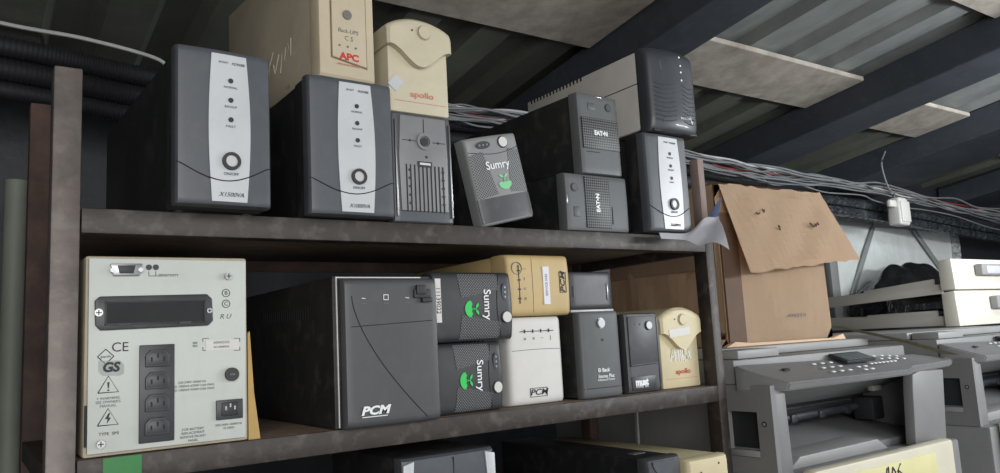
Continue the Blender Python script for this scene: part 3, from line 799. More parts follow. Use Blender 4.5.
def must():
    w, h, d = .079, .134, .30
    t = thing('ups_unit', 'slim black UPS with recessed lower front between the black and cream ones', 'UPS', (.9620, .963, Lo + .0005))
    one('body', t, M['blackbody2'], box, -w/2, w/2, .012, d, 0, h - .001, .002)
    f = pillow(w, 0, h, .006, .0, .004)
    b = nb(); skin(b, lambda u, v: (-w/2 + w*remap(u), h*remap(v)), f, lambda x, z: .012, 14, 14); obj('front_bezel', b, M['bezel2'], t)
    b = nb(); prism(b, [(-w*.44, h*.33), (w*.40, h*.35), (w*.40, h*.96), (-w*.44, h*.96)], -.003, .002, .0012); obj('upper_panel', b, M['bezel2'], t)
    b = nb(); prism(b, [(-w*.42, h*.345), (w*.39, h*.36), (w*.39, h*.366), (-w*.42, h*.351)], -.0036, -.002); obj('trim_line', b, M['inkgrey'], t)
    b = nb(); prism(b, [(-w*.42, h*.03), (w*.30, h*.03), (w*.30, h*.21), (-w*.42, h*.20)], -.0015, .003, .001); obj('logo_plate', b, M['bezelblack'], t)
    pb = one('power_button', t, M['silver'], cyl, (w*.16, -.006, h*.84), .0066, .005, n=26)
    b = nb(); ring(b, (w*.16, -.0045, h*.84), .0066, .0082, .003); obj('button_ring', b, M['knob'], pb)
    for k in (0, 1): one('indicator_light', t, M['inkgrey'], cyl, (-w*.22 + k*w*.13, -.0038, h*.86), .0018, .002, n=10)
    text('brand_lettering', 'must', t, M['whiteink'], -w*.14, -.0018, h*.13, .0165, bold=.0009, sx=.9)
    text('tagline_print', 'POWER  UPS', t, M['whiteink'], -w*.14, -.0018, h*.075, .0052)
    b = nb(); box(b, w*.43, w*.48, -.0012, .003, h*.02, h*.95, .0008); obj('side_strip', b, M['edge'], t)
must()
apollo_ups('yellowed cream arched UPS with white sticker and handwriting on the lower shelf', (1.0578, .965, Lo + .0005), (0, 0, 0), M['ivory2'], .104, .142, .28, sticker=True)

# ------------------------------------------------------------------ the rack
def rack():
    t = thing('storage_rack', 'brown steel and board storage rack filled with power units', 'rack', (.60, .94, -CZ))
    def W(b): # scene coordinates -> rack coordinates
        for v in b.verts: v.co -= Vector((.60, .94, -CZ))
        return b
    YB = 1.325
    def post(x0, x1, y0, y1, ztop, m):
        b = nb(); box(b, x0, x1, y0, y1, -CZ, ztop, .002); obj('post', W(b), m, t)
    post(.0745, .1025, .940, .972, .325, M['steel'])
    post(1.117, 1.139, .940, .970, .163, M['shelfmat'])
    post(.0735, .1035, YB - .03, YB, .385, M['rust'])
    post(1.117, 1.142, YB - .03, YB, .312, M['rust'])
    b = nb(); box(b, 1.118, 1.134, .942, .962, .164, .315, .001); o = obj('post_extension', W(b), M['extwood'], t)
    for z, nm in ((U, 'shelf'), (Lo, 'shelf'), (B3, 'shelf')):
        b = nb(); box(b, .104, 1.1165, .945, YB - .007, z - .012, z - .0004, .001); s = obj('shelf', W(b), M['shelfwood'], t)
        b = nb(); box(b, .1037, 1.1168, .940, .9448, z - .028, z, .0012); box(b, .1037, 1.1168, .9449, .965, z - .028, z - .0245)
        obj('front_rail', W(b), M['shelfmat'], s)
        b = nb(); box(b, .1037, 1.1168, YB - .006, YB - .0021, z - .03, z - .0005, .001); obj('rear_rail', W(b), M['rust'], s)
        for x0, x1 in (((.0745, .1025), (1.119, 1.137)) if z != U else ((1.119, 1.137),)):
            b = nb(); box(b, x0, x1, .9725, YB - .031, z - .03, z - .004, .001); obj('side_rail', W(b), M['shelfmat'], s)
    return t
M['extwood'] = mat('weathered greyish pink wood', (128,112,106), .8, var=.2, streak=(8,8,1))
rack()
b = nb(); box(b, .128, .166, .9385, .9393, Lo - .0275, Lo - .001)
tag(centred('green_tape', b, M['greentape']), 'bright green tape patch stuck to the lower shelf edge', 'tape')

# ------------------------------------------------------------------ bottom shelf units
def low_unit(label, loc, w, h, d, m, face, kind):
    t = thing('ups_unit', label, 'UPS', loc)
    one('body', t, m, box, -w/2 + .001, w/2 - .001, .02, d, 0, h - .001, .002)
    b = nb(); f = pillow(w, 0, h, .008, .002, .006); skin(b, lambda u, v: (-w/2 + w*remap(u), h*remap(v)), f, lambda x, z: .022, 14, 14); obj('front_bezel', b, face, t)
    if kind == 'grey':
        for sx in (-1, 1):
            b = nb(); prism(b, [(sx*w*.49, h*.97), (sx*w*.38, h*.985), (sx*w*.43, h*.6), (sx*w*.49, h*.55)], -.003, .004, .001); obj('corner_cheek', b, M['silver'], t)
        b = nb(); box(b, .004, .005, -.0028, 0, h*.3, h*.98); obj('centre_seam', b, M['darkseam'], t)
    elif kind == 'black':
        b = nb(); prism(b, [(-w*.05 + w*.32*math.cos(a), h*.98 + h*.10*math.sin(a)) for a in [PI + PI*i/12 for i in range(13)]], -.003, .003); obj('curved_inlay', b, M['bezel'], t)
        b = nb(); box(b, -w*.1, w*.25, .06, .075, h - .0012, h); obj('top_print', b, M['inkgrey'], t)
    else:
        b = nb(); ring(b, (0, -.004, h*.80), .007, .010, .004); obj('button_ring', b, M['creamdark'], t)
        for dx, dz in ((.022, .03), (.022, .0), (-.022, .02), (.02, -.03)): one('indicator_dot', t, M['knob'], cyl, (dx, -.0025, h*.8 + dz), .0018, .003, n=10)
    return t
low_unit('grey fronted UPS standing on the bottom shelf below the largest black one', (.562, .952, B3 + .0005), .150, .268, .24, M['blackbody2'], M['bezel'], 'grey')

low_unit('long black UPS on the bottom shelf beside the cream one', (.921, .895, B3 + .0005), .077, .222, .40, M['blackbody'], M['bezel2'], 'black')
low_unit('cream UPS with round button at the right end of the bottom shelf', (1.0125, .885, B3 + .0005), .098, .212, .40, M['ivory2'], M['ivory2'], 'cream')
dk = low_unit('wide dark UPS with paper label on its top, on the bottom shelf', (.785, .985, B3 + .0005), .150, .170, .325, M['blackbody2'], M['bezel2'], 'black')
b = nb(); box(b, -.02, .055, .02, .07, .1695, .1702); obj('paper_label', b, M['paper'], dk)
low_unit('dark UPS in the shade on the bottom shelf below the pale rear panel unit', (.33, .985, B3 + .0005), .150, .225, .30, M['blackbody2'], M['bezelblack'], 'black')

# ------------------------------------------------------------------ paper over the shelf end
def paper():
    b = nb()
    n, mth = 24, 12
    G = []
    for i in range(n + 1):
        u = i / n
        row = []
        for j in range(mth + 1):
            v = j / mth
            w = max(0, u - .35) / .65
            x = .968 + .158 * u - .070 * v * w
            y = .911 - (.004 + .062 * w) * v - .010 * math.sin(u * 6 + v) * v * w
            z = .166 + .046 * w ** 1.3 * (1 - v) - .034 * v * w - .011 * v * (1 - w) + .010 * math.sin(u * 11 + v * 5) * w
            row.append(b.verts.new((x, y, z)))
        G.append(row)
    fs = []
    for i in range(n):
        for j in range(mth): fs.append(b.faces.new((G[i][j], G[i + 1][j], G[i + 1][j + 1], G[i][j + 1])))
    bmesh.ops.solidify(b, geom=fs, thickness=.0006)
    return b
pp = centred('folded_flyer', paper(), M['paper'])
tag(pp, 'crumpled white and blue paper flyer at the right end of the upper shelf', 'paper')
b = nb(); G = []
for i in range(9):
    u = i / 8
    G.append([b.verts.new((1.070 + .062*u + .010*v, .925 - .012*v, .172 + (.066*u**.8)*v + .002)) for v in (0, .25, .5, .75, 1)])
fs = [b.faces.new((G[i][j], G[i+1][j], G[i+1][j+1], G[i][j+1])) for i in range(8) for j in range(4)]
bmesh.ops.solidify(b, geom=fs, thickness=.0006)
loc = pp.location
for v in b.verts: v.co -= (loc - Vector((0, 0, CZ)))
obj('blue_page', b, M['paperblue'], pp)

# ------------------------------------------------------------------ cardboard
def slab(b, corners, t):
    """bent board: list of 3-D corner points, given thickness"""
    vs = [b.verts.new(p) for p in corners]; f = b.faces.new(vs)
    bmesh.ops.solidify(b, geom=[f], thickness=t)
def carton():
    x0, x1, y0, y1, z0, z1 = 1.290, 1.652, 1.05, 1.385, -.0395, .300
    t = thing('cardboard_box', 'battered brown cardboard box with hanging flap standing on the front copier', 'box', ((x0+x1)/2, y0, z0))
    O = Vector(((x0+x1)/2, y0, z0))
    def put(nm, b, m, **k):
        for v in b.verts: v.co -= O
        return obj(nm, b, m, t, smooth=False, **k)
    def wall(p00, p10, p11, p01, th=.004, nu=14, nv=12, amp=.0035, seed=0, rag=.0015):
        rnd = random.Random(seed); b = nb(); G = []
        P = [Vector(p) for p in (p00, p10, p11, p01)]
        nrm = (P[1] - P[0]).cross(P[3] - P[0]).normalized()
        ph = [rnd.uniform(0, 6) for _ in range(4)]
        for i in range(nu + 1):
            row = []
            for j in range(nv + 1):
                u, v = i / nu, j / nv
                p = P[0]*(1-u)*(1-v) + P[1]*u*(1-v) + P[2]*u*v + P[3]*(1-u)*v
                w = amp * (math.sin(u*7 + ph[0]) * math.sin(v*5 + ph[1]) + .5*math.sin(u*17 + v*9 + ph[2]))
                e = min(u, 1-u, v, 1-v)
                p = p + nrm * w * min(1, e * 6) 
                if e == 0: p = p + (P[3]-P[0]).normalized() * rnd.uniform(-rag, rag)
                row.append(b.verts.new(p))
            G.append(row)
        fs = [b.faces.new((G[i][j], G[i+1][j], G[i+1][j+1], G[i][j+1])) for i in range(nu) for j in range(nv)]
        bmesh.ops.solidify(b, geom=fs, thickness=th)
        return b
    put('front_wall', wall((x0, y0, z0), (x1+.01, y0, z0), (x1, y0, z1), (x0, y0, z1), seed=1), M['card'])
    put('left_wall', wall((x0, y1, z0), (x0, y0+.004, z0), (x0, y0+.004, z1), (x0, y1, z1), seed=2), M['card'])
    put('right_wall', wall((x1+.01, y0+.004, z0), (x1+.01, y1, z0), (x1, y1, z1), (x1, y0+.004, z1), seed=3), M['card'])
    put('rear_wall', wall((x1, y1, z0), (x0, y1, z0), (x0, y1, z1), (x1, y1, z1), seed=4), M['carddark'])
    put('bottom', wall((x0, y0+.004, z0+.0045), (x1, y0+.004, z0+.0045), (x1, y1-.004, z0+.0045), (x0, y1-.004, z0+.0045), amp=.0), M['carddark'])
    b = wall((x0+.008, y0-.006, z1+.002), (x1+.012, y0-.006, z1+.004), (x1+.066, y0-.055, z1-.158), (x0+.030, y0-.05, z1-.192), seed=5, nu=20, nv=14, amp=.008, rag=.0028)
    put('hanging_flap', b, M['card'])
    b = wall((x0-.002, y0-.004, z1+.004), (x0+.001, y0+.15, z1+.006), (x1-.0, y0+.15, z1+.008), (x1-.0, y0-.004, z1+.006), seed=6, amp=.003)
    put('top_flap', b, M['card'])
    b = nb(); box(b, x0+.002, x0+.056, y0-.0052, y0+.001, z0+.004, z1-.06); put('packing_tape', b, M['cardtape'])
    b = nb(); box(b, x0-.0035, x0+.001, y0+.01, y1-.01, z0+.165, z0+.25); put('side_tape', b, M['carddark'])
    b = nb(); prism(b, [(x0-.03, z0-.0), (x1+.03, z0+.0), (x1+.02, z0+.012), (x1-.02, z0+.004), (x0+.05, z0+.006), (x0+.0, z0+.010)], y0-.020, y0-.008)
    put('loose_bottom_edge', b, M['card'])
    text('printed_address', 'www.ird.ru', t, M['inkgrey'], (1.525 - O.x), -.0062, .060, .0145)
    for cx, cz, dx, dz in ((.10, .075, .022, -.006), (.118, .083, .012, .012), (-.085, .06, .012, 0), (-.06, .05, .008, -.004), (-.02, .085, .004, -.008)):
        b = nb(); y = -.012 - .26 * cz
        tube(b, [(cx, y, (z1-z0) - cz), (cx + dx*.5, y - .002, (z1-z0) - cz + dz - .003), (cx + dx, y, (z1-z0) - cz + dz*.4)], .0018, 5)
        obj('torn_spot', b, M['cardtape'], t)
carton()

# ------------------------------------------------------------------ copiers
def copier(label, ox, oy, oz, group=None, detail=True):
    """local x from the left side, y from the front door, z from the floor"""
    FL = -CZ - oz
    t = thing('office_copier', label, 'copier', (ox, oy, -CZ), (0, 0, 0), group)
    H = CZ + oz      # lift: add to eye-level heights to get heights over the floor
    def put(nm, b, m, parent=None, smooth=True):
        for v in b.verts: v.co.z += H
        return obj(nm, b, m, parent or t, smooth)
    W, D = .60, .66
    # lower cabinet
    b = nb(); box(b, .0, W, .03, D, -H + .0, -.262, .006); put('cabinet', b, M['copier'])
    b = nb(); box(b, .032, .515, .0, .028, -.62, -.250, .008); dr = put('front_door', b, M['copiercr'])
    if detail:
        b = nb(); box(b, .10, .435, -.0012, .002, -.330, -.268, .0004); st = put('yellow_sticker', b, M['yellow'])
        SH = -.078
        L = [[(.33,-.272),(.325,-.288),(.335,-.288)], [(.335,-.27),(.334,-.30)], [(.35,-.273),(.345,-.285),(.352,-.292),(.358,-.283),(.35,-.273)], [(.378,-.27),(.366,-.282),(.370,-.294),(.380,-.288),(.369,-.282)]]
        b = nb()
        for pl in L: tube(b, [(x + SH, -.0016, z - .002) for x, z in pl], .0016, 5)
        put('marker_writing', b, M['ink'])
    # left side with its window, front column
    b = nb()
    T = -.105
    box(b, .0, .012, .050, .083, -.262, T); box(b, .0, .012, .148, D, -.262, T)
    box(b, .0, .012, .083, .148, -.152, T); box(b, .0, .012, .083, .148, -.262, -.232)
    bmesh.ops.remove_doubles(b, verts=b.verts[:], dist=.0001)
    put('left_side', b, M['copier'])
    b = nb(); box(b, .0125, .016, .06, .16, -.218, -.140, .001); put('window_back', b, M['copierdk'])
    b = nb(); box(b, .0, .030, .0835, .1475, -.2315, -.220, .001); put('window_sill', b, M['copierlt'])
    one_ = nb(); cyl(one_, (-.0015, .068, -.172), .0045, .004, 'x', 18); sw_ = put('side_screw', one_, M['copierdk'])
    one_ = nb(); cyl(one_, (-.0022, .068, -.172), .0026, .004, 'x', 14); put('screw_head', one_, M['copierlt'], sw_)
    b = nb(); prism(b, [(.0125, -.262), (.046, -.262), (.042, -.120), (.0125, -.112)], .0505, .070, .002); put('front_column', b, M['copier'])
    b = nb(); prism(b, [(.450, -.262), (.578, -.262), (.600, -.115), (.500, -.112), (.470, -.118), (.464, -.150)], .044, .066, .003); put('right_column', b, M['copier'])
    b = nb(); box(b, .575, W, .067, D, -.262, T, .003); put('right_side', b, M['copier'])
    # cavity
    b = nb(); box(b, .013, .574, .52, D - .002, -.262, T, .002); put('cavity_back', b, M['copierdk'])
    b = nb(); prism(b, [(.09, -.262), (.09, -.248), (.28, -.215), (.50, -.205), (.50, -.262)], .045, .573, .002, axis='x'); put('output_tray', b, M['copier'])
    b = nb(); prism(b, [(.06, -.262), (.40, -.262), (.36, -.238), (.10, -.240)], .072, .20, .004); put('tray_ramp', b, M['copierlt'])
    b = nb(); prism(b, [(.09, -.118), (.20, -.166), (.40, -.166), (.40, -.112)], .020, .565, .003, axis='x'); put('inner_cover', b, M['copier'])
    b = nb(); box(b, .020, .565, .215, .40, -.206, -.167, .003); put('roller_housing', b, M['copierdk'])
    b = nb(); tube(b, [(.03, .208, -.196), (.55, .208, -.192)], .008, 14); ro = put('roller', b, M['gloss'])
    b = nb(); tube(b, [(.05, .210, -.176), (.50, .210, -.175)], .0025, 8); put('guide_rail', b, M['chrome'])
    for k in range(5):
        b = nb(); box(b, .06 + k*.1, .080 + k*.1, .196, .212, -.204, -.188, .002); put('roller_bracket', b, M['copierdk'])
    b = nb(); box(b, .515, .56, .165, .214, -.222, -.172, .004); put('latch_block', b, M['copierdk'])
    b = nb(); box(b, .49, .525, .145, .160, -.156, -.144, .003); put('grip', b, M['copierlt'])
    # control panel: a sloping slab with a chamfered left corner and a swept right wing
    pl = [(-.003, .098), (.030, .030), (.43, .024), (.475, .040), (.60, .060), (.735, .085), (.74, .104), (.62, .122), (-.003, .122)]
    def pz(x, y): return -.102 + .36 * (y - .03) - max(0, x - .45) * .07
    b = nb()
    lo = [b.verts.new((x, y + (.006 if y < .09 else 0), -.116 - (.002 if y > .12 else 0))) for x, y in pl]
    hi = [b.verts.new((x, y, pz(x, y))) for x, y in pl]
    fs = [b.faces.new(list(reversed(lo))), b.faces.new(hi)]
    for i in range(len(pl)): fs.append(b.faces.new((lo[i], lo[(i+1) % len(pl)], hi[(i+1) % len(pl)], hi[i])))
    bmesh.ops.recalc_face_normals(b, faces=fs)
    bmesh.ops.bevel(b, geom=list({e for f in fs for e in f.edges}), offset=.003, segments=2, affect='EDGES')
    cp = put('control_panel', b, M['copier'])
    # things on the panel follow its slope
    ang = math.atan(.36)
    def onpanel(x, y, hz): return Matrix.Translation((x, y, pz(x, y))) @ Matrix.Rotation(ang, 4, 'X')
    b = nb(); box(b, -.052, .052, -.020, .024, .0, .006, .0015, M4=onpanel(.345, .098, 0)); sc_ = put('screen', b, M['copierdk'], cp)
    b = nb(); box(b, -.044, .044, -.015, .018, .006, .0066, M4=onpanel(.345, .098, 0)); put('lcd', b, M['lcd'], sc_)
    keys = [(.200 + .028*i, .052 + .020*j) for i in range(3) for j in range(3)] + [(.30 + .024*i, .046 + .014*j) for i in range(2) for j in range(2)] + [(.43 + .03*i, .085 + .016*j) for i in range(4) for j in range(2)] + [(.36 + .015*i, .068) for i in range(7)]
    for kx, ky in keys:
        b = nb(); box(b, -.005 if kx < .345 else -.004, .005 if kx < .345 else .004, -.0026, .0026, .0, .0016, .0006, M4=onpanel(kx, ky, 0)); put('key', b, M['whiteink'], cp)
    b = nb(); box(b, -.002, .016, -.004, .004, 0, .003, .001, M4=onpanel(.085, .08, 0)); put('panel_mark', b, M['copierdk'], cp)
    # scanner housing and lid
    b = nb(); box(b, .0, W, .124, D, T, -.060, .004); sn = put('scanner_housing', b, M['copier'])
    b = nb(); box(b, .020, .145, .128, .195, -.0595, -.043, .003); put('scanner_front_block', b, M['copierlt'])
    b = nb(); box(b, .012, W - .012, .200, D - .01, -.0595, -.0405, .005); put('scanner_lid', b, M['copierlt'])
    return t
copier('grey office copier with open cavity below the cardboard box, cream door with sticker', 1.17, .820, 0.0)
copier('grey office copier at the right edge carrying the cream drawer unit', 1.945, .832, .0045, detail=False)

# grey strip lying across the panel
b = nb()
P0, P1 = Vector((1.690, 1.06, -.010)), Vector((1.905, .905, -.090))
n = 14; top = []; 
for i in range(n + 1):
    u = i / n; c = P0.lerp(P1, u) + Vector((0, 0, .004 * math.sin(PI * u)))
    top.append((b.verts.new(c + Vector((-.013, -.022, 0))), b.verts.new(c + Vector((.013, .022, 0)))))
fs = [b.faces.new((top[i][0], top[i+1][0], top[i+1][1], top[i][1])) for i in range(n)]
bmesh.ops.solidify(b, geom=fs, thickness=.004)
st = centred('plastic_strip', b, M['plasticstrip'])
tag(st, 'long grey plastic strip lying slantwise over the front copier keys', 'strip')

# ------------------------------------------------------------------ drawer unit on the second copier
def drawers():
    t = thing('paper_drawer_unit', 'cream two-drawer paper tray unit resting on top of the rear copier', 'drawer unit', (2.495, 1.145, -.0335))
    def drw(z0, z1, zs0, zs1, zsb0, zsb1, y0, yb, x0, hz, nm='drawer'):
        x1 = x0 + .58
        b = nb(); prism(b, [(y0, z0), (y0 + .045, z0), (y0 + .045, z1 - .004), (y0 + .004, z1)], x0, x1, .004, axis='x'); dr = obj(nm, b, M['traybeige'], t)
        b = nb()
        for xx in (x0 + .012, x1 - .024):
            b = nb(); prism(b, [(y0 + .046, zs0), (y0 + .046, zs1 - .018), (y0 + .07, zs1 - .018), (y0 + .07, zs1), (y0 + .30, zs1 - (zs1 - zsb1)*.6), (y0 + .30, zs1 - (zs1 - zsb1)*.6 - .006), (yb, zsb1), (yb, zsb0)], xx, xx + .012, .001, axis='x')
            obj('side_panel', b, M['traygrey'], dr)
        b = nb(); box(b, x0 + .0245, x1 - .0245, y0 + .046, yb - .004, zs0 + .002, zs0 + .008); obj('drawer_floor', b, M['copierdk'], dr)
        b = nb(); box(b, x0 + .0245, x1 - .0245, yb - .012, yb - .002, zs0 + .009, zsb1); obj('rear_panel', b, M['traygrey'], dr)
        b = nb(); box(b, x0 + hz, x0 + hz + .22, y0 - .022, y0 + .001, z0 + (z1 - z0)*.45, z0 + (z1 - z0)*.82, .004); obj('handle', b, M['copierlt'], dr)
        b = nb(); box(b, x0 + hz + .03, x0 + hz + .20, y0 - .0235, y0 - .021, z0 + (z1 - z0)*.50, z0 + (z1 - z0)*.76, .002); obj('handle_face', b, M['silver'], dr)
    drw(.112, .208, .103, .150, .082, .118, .0, .46, -.012, .14)
    drw(.0, .1105, .004, .052, .004, .048, .012, .46, .012, .22)
    b = nb()
    for k in range(9): box(b, .30 + k*.012, .306 + k*.012, .10, .30, .052, .060)
    obj('spring_plates', b, M['knob'], t)
drawers()

# ------------------------------------------------------------------ black plastic sheet heap and foil board behind
def heap():
    b = nb(); nx, ny = 36, 18; G = []
    for i in range(nx + 1):
        row = []
        for j in range(ny + 1):
            u, v = i / nx, j / ny
            x = 3.02 + .80*u; y = 1.66 + .16*v
            hgt = math.sin(PI*u)**.7 * math.sin(PI*(.12 + .8*v))
            z = .085 + .17*hgt*(1 - .25*u) + .012*math.sin(22*u + 5*v)*hgt + .008*math.sin(9*u - 14*v)
            row.append(b.verts.new((x, y, z)))
        G.append(row)
    fs = [b.faces.new((G[i][j], G[i+1][j], G[i+1][j+1], G[i][j+1])) for i in range(nx) for j in range(ny)]
    ba = [[b.verts.new((G[i][j].co.x, G[i][j].co.y, -.03)) for j in range(ny + 1)] for i in range(nx + 1)]
    for i in range(nx):
        b.faces.new((G[i][0], ba[i][0], ba[i+1][0], G[i+1][0])); b.faces.new((G[i][ny], G[i+1][ny], ba[i+1][ny], ba[i][ny]))
        for j in range(ny): b.faces.new((ba[i][j], ba[i][j+1], ba[i+1][j+1], ba[i+1][j]))
    for j in range(ny):
        b.faces.new((G[0][j], G[0][j+1], ba[0][j+1], ba[0][j])); b.faces.new((G[nx][j], ba[nx][j], ba[nx][j+1], G[nx][j+1]))
    bmesh.ops.recalc_face_normals(b, faces=b.faces[:])
    return b
tag(centred('plastic_sheet', heap(), M['bag']), 'shiny black plastic sheet bundled behind the cream drawers', 'plastic sheet')
t = thing('stand', 'dark timber ledge behind the copiers against the wall', 'ledge', (3.35, 1.78, -CZ))
b = nb(); box(b, -.75, .95, -.14, .13, CZ - .065, CZ - .035, .003); obj('ledge_board', b, M['blackbody2'], t)
for x in (-.7, .85):
    b = nb(); box(b, x, x + .05, -.05, .05, 0, CZ - .066, .003); obj('leg', b, M['blackbody2'], t)
def foil():
    t = thing('foil_board', 'silver foil faced board with two slanting metal strips on the back wall', 'board', (3.53, 1.885, -.03))
    b = nb(); nx, nz = 30, 14; 
    skin(b, lambda u, v: (-.62 + 1.20*u, .47*v), lambda x, z: .0 + .005*math.sin(9*x + 6*z) * math.sin(11*z) , lambda x, z: .018, nx, nz)
    obj('foil_face', b, M['foil'], t)
    b = nb(); rr = random.Random(5)
    pts = [(-.62 + 1.24*i/24, -.006 + rr.uniform(-.003, .003), .478 - .022*i/24 + rr.uniform(-.003, .003)) for i in range(25)]
    tube(b, pts, .011, 8); 
    pts = [(.585 + rr.uniform(-.006, .006), -.008, .46 - .45*i/12) for i in range(13)]
    tube(b, pts, .026, 8)
    obj('crumpled_foil_tape', b, M['foilcr'], t)
    def strip(a, c, w, nm='metal_strip'):
        b = nb(); A_ = Vector((a[0], 0, a[1])); C_ = Vector((c[0], 0, c[1])); d = (C_ - A_).normalized(); nn = Vector((d.z, 0, -d.x)) * w / 2
        vs = [(A_ + nn), (C_ + nn), (C_ - nn), (A_ - nn)]
        prism(b, [(p.x, p.z) for p in vs], -.018, -.008, .002); obj(nm, b, M['alu'], t)
    strip((-.155, .455), (-.39, .14), .022); strip((.19, .45), (.43, .24), .022)
    b = nb(); box(b, -.62, .60, -.012, -.006, .445, .462, .001); obj('top_lath', b, M['copierlt'], t)
foil()
b = nb(); box(b, 2.87, 2.925, 1.79, 1.82, -.0345, .34, .003)
tag(centred('timber_post', b, M['copier']), 'dark grey upright post behind the cardboard box by the foil board', 'post')

# ------------------------------------------------------------------ wall services
def cable(pts, r, m, sub=8, corr=False):
    P = catmull(pts, sub); b = nb()
    if corr:
        Q = []
        for i in range(len(P) - 1):
            for k in range(4): Q.append(P[i].lerp(P[i+1], k/4))
        Q.append(P[-1])
        tube(b, Q, r, 10, rf=lambda i: r * (1.0 if i % 2 else .90))
    else: tube(b, P, r, 7)
    return b
M['lumpy'] = mat('tar wrapped pipe', (44,48,52), 0.25, var=.4, bump=1.0, bscale=34, dist=0.012, dust=.25)
base = [(-.6, 1.80, .690), (.05, 1.80, .668), (.34, 1.80, .646), (.75, 1.80, .640), (1.10, 1.80, .638), (1.40, 1.80, .642), (1.75, 1.80, .620), (2.15, 1.80, .590), (2.55, 1.80, .572), (3.09, 1.80, .570), (3.67, 1.80, .545), (4.49, 1.80, .500), (5.6, 1.80, .48)]
base = [(x*.92, y*.92, z*.92) for x, y, z in base]
rr = random.Random(11)
GL = 'thin light cables of the bundle strung along the back wall'
for k in range(17):
    r = rr.choice((.0022, .0028, .0036))
    m = [M['cabwhite'], M['cabgrey'], M['cabgrey'], M['cabgrey'], M['cabred']][k % 5]
    if k % 5 == 4 and k > 5: m = M['cabgrey']
    oz, oy = rr.uniform(-.028, .034), rr.uniform(-.045, .03)
    pts = []
    full = catmull(base[3:], 3)
    for i, p in enumerate(full):
        late = max(0, (p[0] - 2.3) / 2.0)
        pts.append((p[0] + rr.uniform(-.03, .03), p[1] + oy + rr.uniform(-.012, .012), p[2] + oz*(1 + .3*late) + rr.uniform(-.009, .009)*(1 + late) - (.04*late if k % 3 == 0 else 0)))
    if m is M['cabred']: lab, g = 'maroon cable running with the pale bundle along the back wall', None
    elif m is M['cabgrey']: lab, g = 'grey thin cable in the bundle strung along the back wall', 'grey ' + GL
    else: lab, g = 'white thin cable in the bundle strung along the back wall', 'white ' + GL
    tag(centred('wall_cable', cable(pts, r, m), m), lab, 'cable', g)
tag(centred('wall_cable', cable([(.0 - .3, 1.74, .70), (.045, 1.74, .672), (.19, 1.74, .667), (.328, 1.74, .648), (.36, 1.74, .62)], .0042, M['cabwhite']), M['cabwhite']), 'single off-white cable above the black conduits at the top left', 'cable')
for k, (dz, rad) in enumerate(((.03, .022), (-.012, .024), (-.05, .020))):
    pts = [(p[0], p[1] + .01*k + .03, p[2] - .038 + dz - .02*(i/12) ) for i, p in enumerate(base[:9])]
    lab = ('upper black corrugated conduit passing behind the left rack post', 'middle black corrugated conduit passing behind the left rack post', 'lowest black corrugated conduit passing behind the left rack post')[k]
    tag(centred('corrugated_conduit', cable(pts, rad, M['conduit'], 20, True), M['conduit']), lab, 'conduit')
for k, (dz, rad) in enumerate(((-.052, .022), (-.092, .020))):
    pts = [(p[0], p[1] + .05, p[2] + dz) for p in base[6:]]
    tag(centred('service_pipe', cable(pts, rad, M['lumpy']), M['lumpy']), ('thick dark pipe below the pale cables right of the cardboard box', 'thinner dark pipe just under the thick one on the back wall')[k], 'pipe')
def sensor():
    t = thing('junction_box', 'white rounded junction box hanging below the cables on the back wall', 'junction box', (3.105, 1.585, .372))
    b = nb(); prism(b, [(-.040, .0), (.030, -.004), (.042, .02), (.042, .085), (.022, .112), (-.034, .112)], .0, .055, .010, seg=3); obj('housing', b, M['white'], t)
    b = nb(); box(b, -.032, .034, -.004, .004, .010, .095, .004); obj('cover', b, M['white'], t)
    b = nb(); box(b, -.085, -.035, .01, .03, .070, .100, .008); obj('cable_gland', b, M['white'], t)
    b = nb(); tube(b, catmull([(-.02, .03, .11), (-.03, .02, .13), (-.07, .02, .15), (-.10, .02, .24), (-.06, .02, .30)], 6), .0035, 6); obj('feed_wire', b, M['cabgrey'], t)
sensor()
b = nb(); tube(b, [(.078, 1.72, -CZ), (.078, 1.72, .352)], .0195, 20)
tag(centred('upright_pipe', b, M['pvc']), 'pale grey green upright pipe at the left edge behind the rack', 'pipe')
b = nb(); prism(b, [(1.205, -CZ), (1.228, -CZ), (1.188, -.13), (1.180, -.13)], 1.1465, 1.1505, .0005, axis='x')
tag(centred('metal_lath', b, M['alu']), 'thin grey metal lath leaning upright between the rack and the front copier', 'metal strip')

# ------------------------------------------------------------------ roof and room shell
K = .144
def rz(y): return .660 + K * (1.9 - y)
def roof(xa, xb, y0, y1, lift):
    b = nb()
    prof = []
    x = xa; p = .19
    while x < xb:
        prof += [(x, 0), (x + .085, 0), (x + .105, .028), (x + .170, .028)]
        x += p
    th = .002
    a = [(b.verts.new((x, y0, rz(y0) + h + lift)), b.verts.new((x, y1, rz(y1) + h + lift))) for x, h in prof]
    c = [(b.verts.new((x, y0, rz(y0) + h + th + lift)), b.verts.new((x, y1, rz(y1) + h + th + lift))) for x, h in prof]
    for i in range(len(prof) - 1):
        b.faces.new((a[i][0], a[i][1], a[i+1][1], a[i+1][0])); b.faces.new((c[i][0], c[i+1][0], c[i+1][1], c[i][1]))
    bmesh.ops.recalc_face_normals(b, faces=b.faces[:])
    return b
M['sheetolive'] = mat('dark olive roofing sheet', (86,88,80), 0.55, metal=0.1, var=0.25, scale=3.5, dust=0.15, streak=(2,1,1), bump=0.1, bscale=12, dist=0.01)  # darker olive tone, left of the first beam and behind the boards
struct('ceiling', roof(1.36, 6.2, -1.6, 1.42, .003), M['sheet'])
struct('ceiling', roof(-1.3, 6.2, 1.40, 1.97, .0), M['sheetolive'])
struct('ceiling', roof(-1.3, 1.34, -1.6, 1.42, .003), M['sheetolive'])
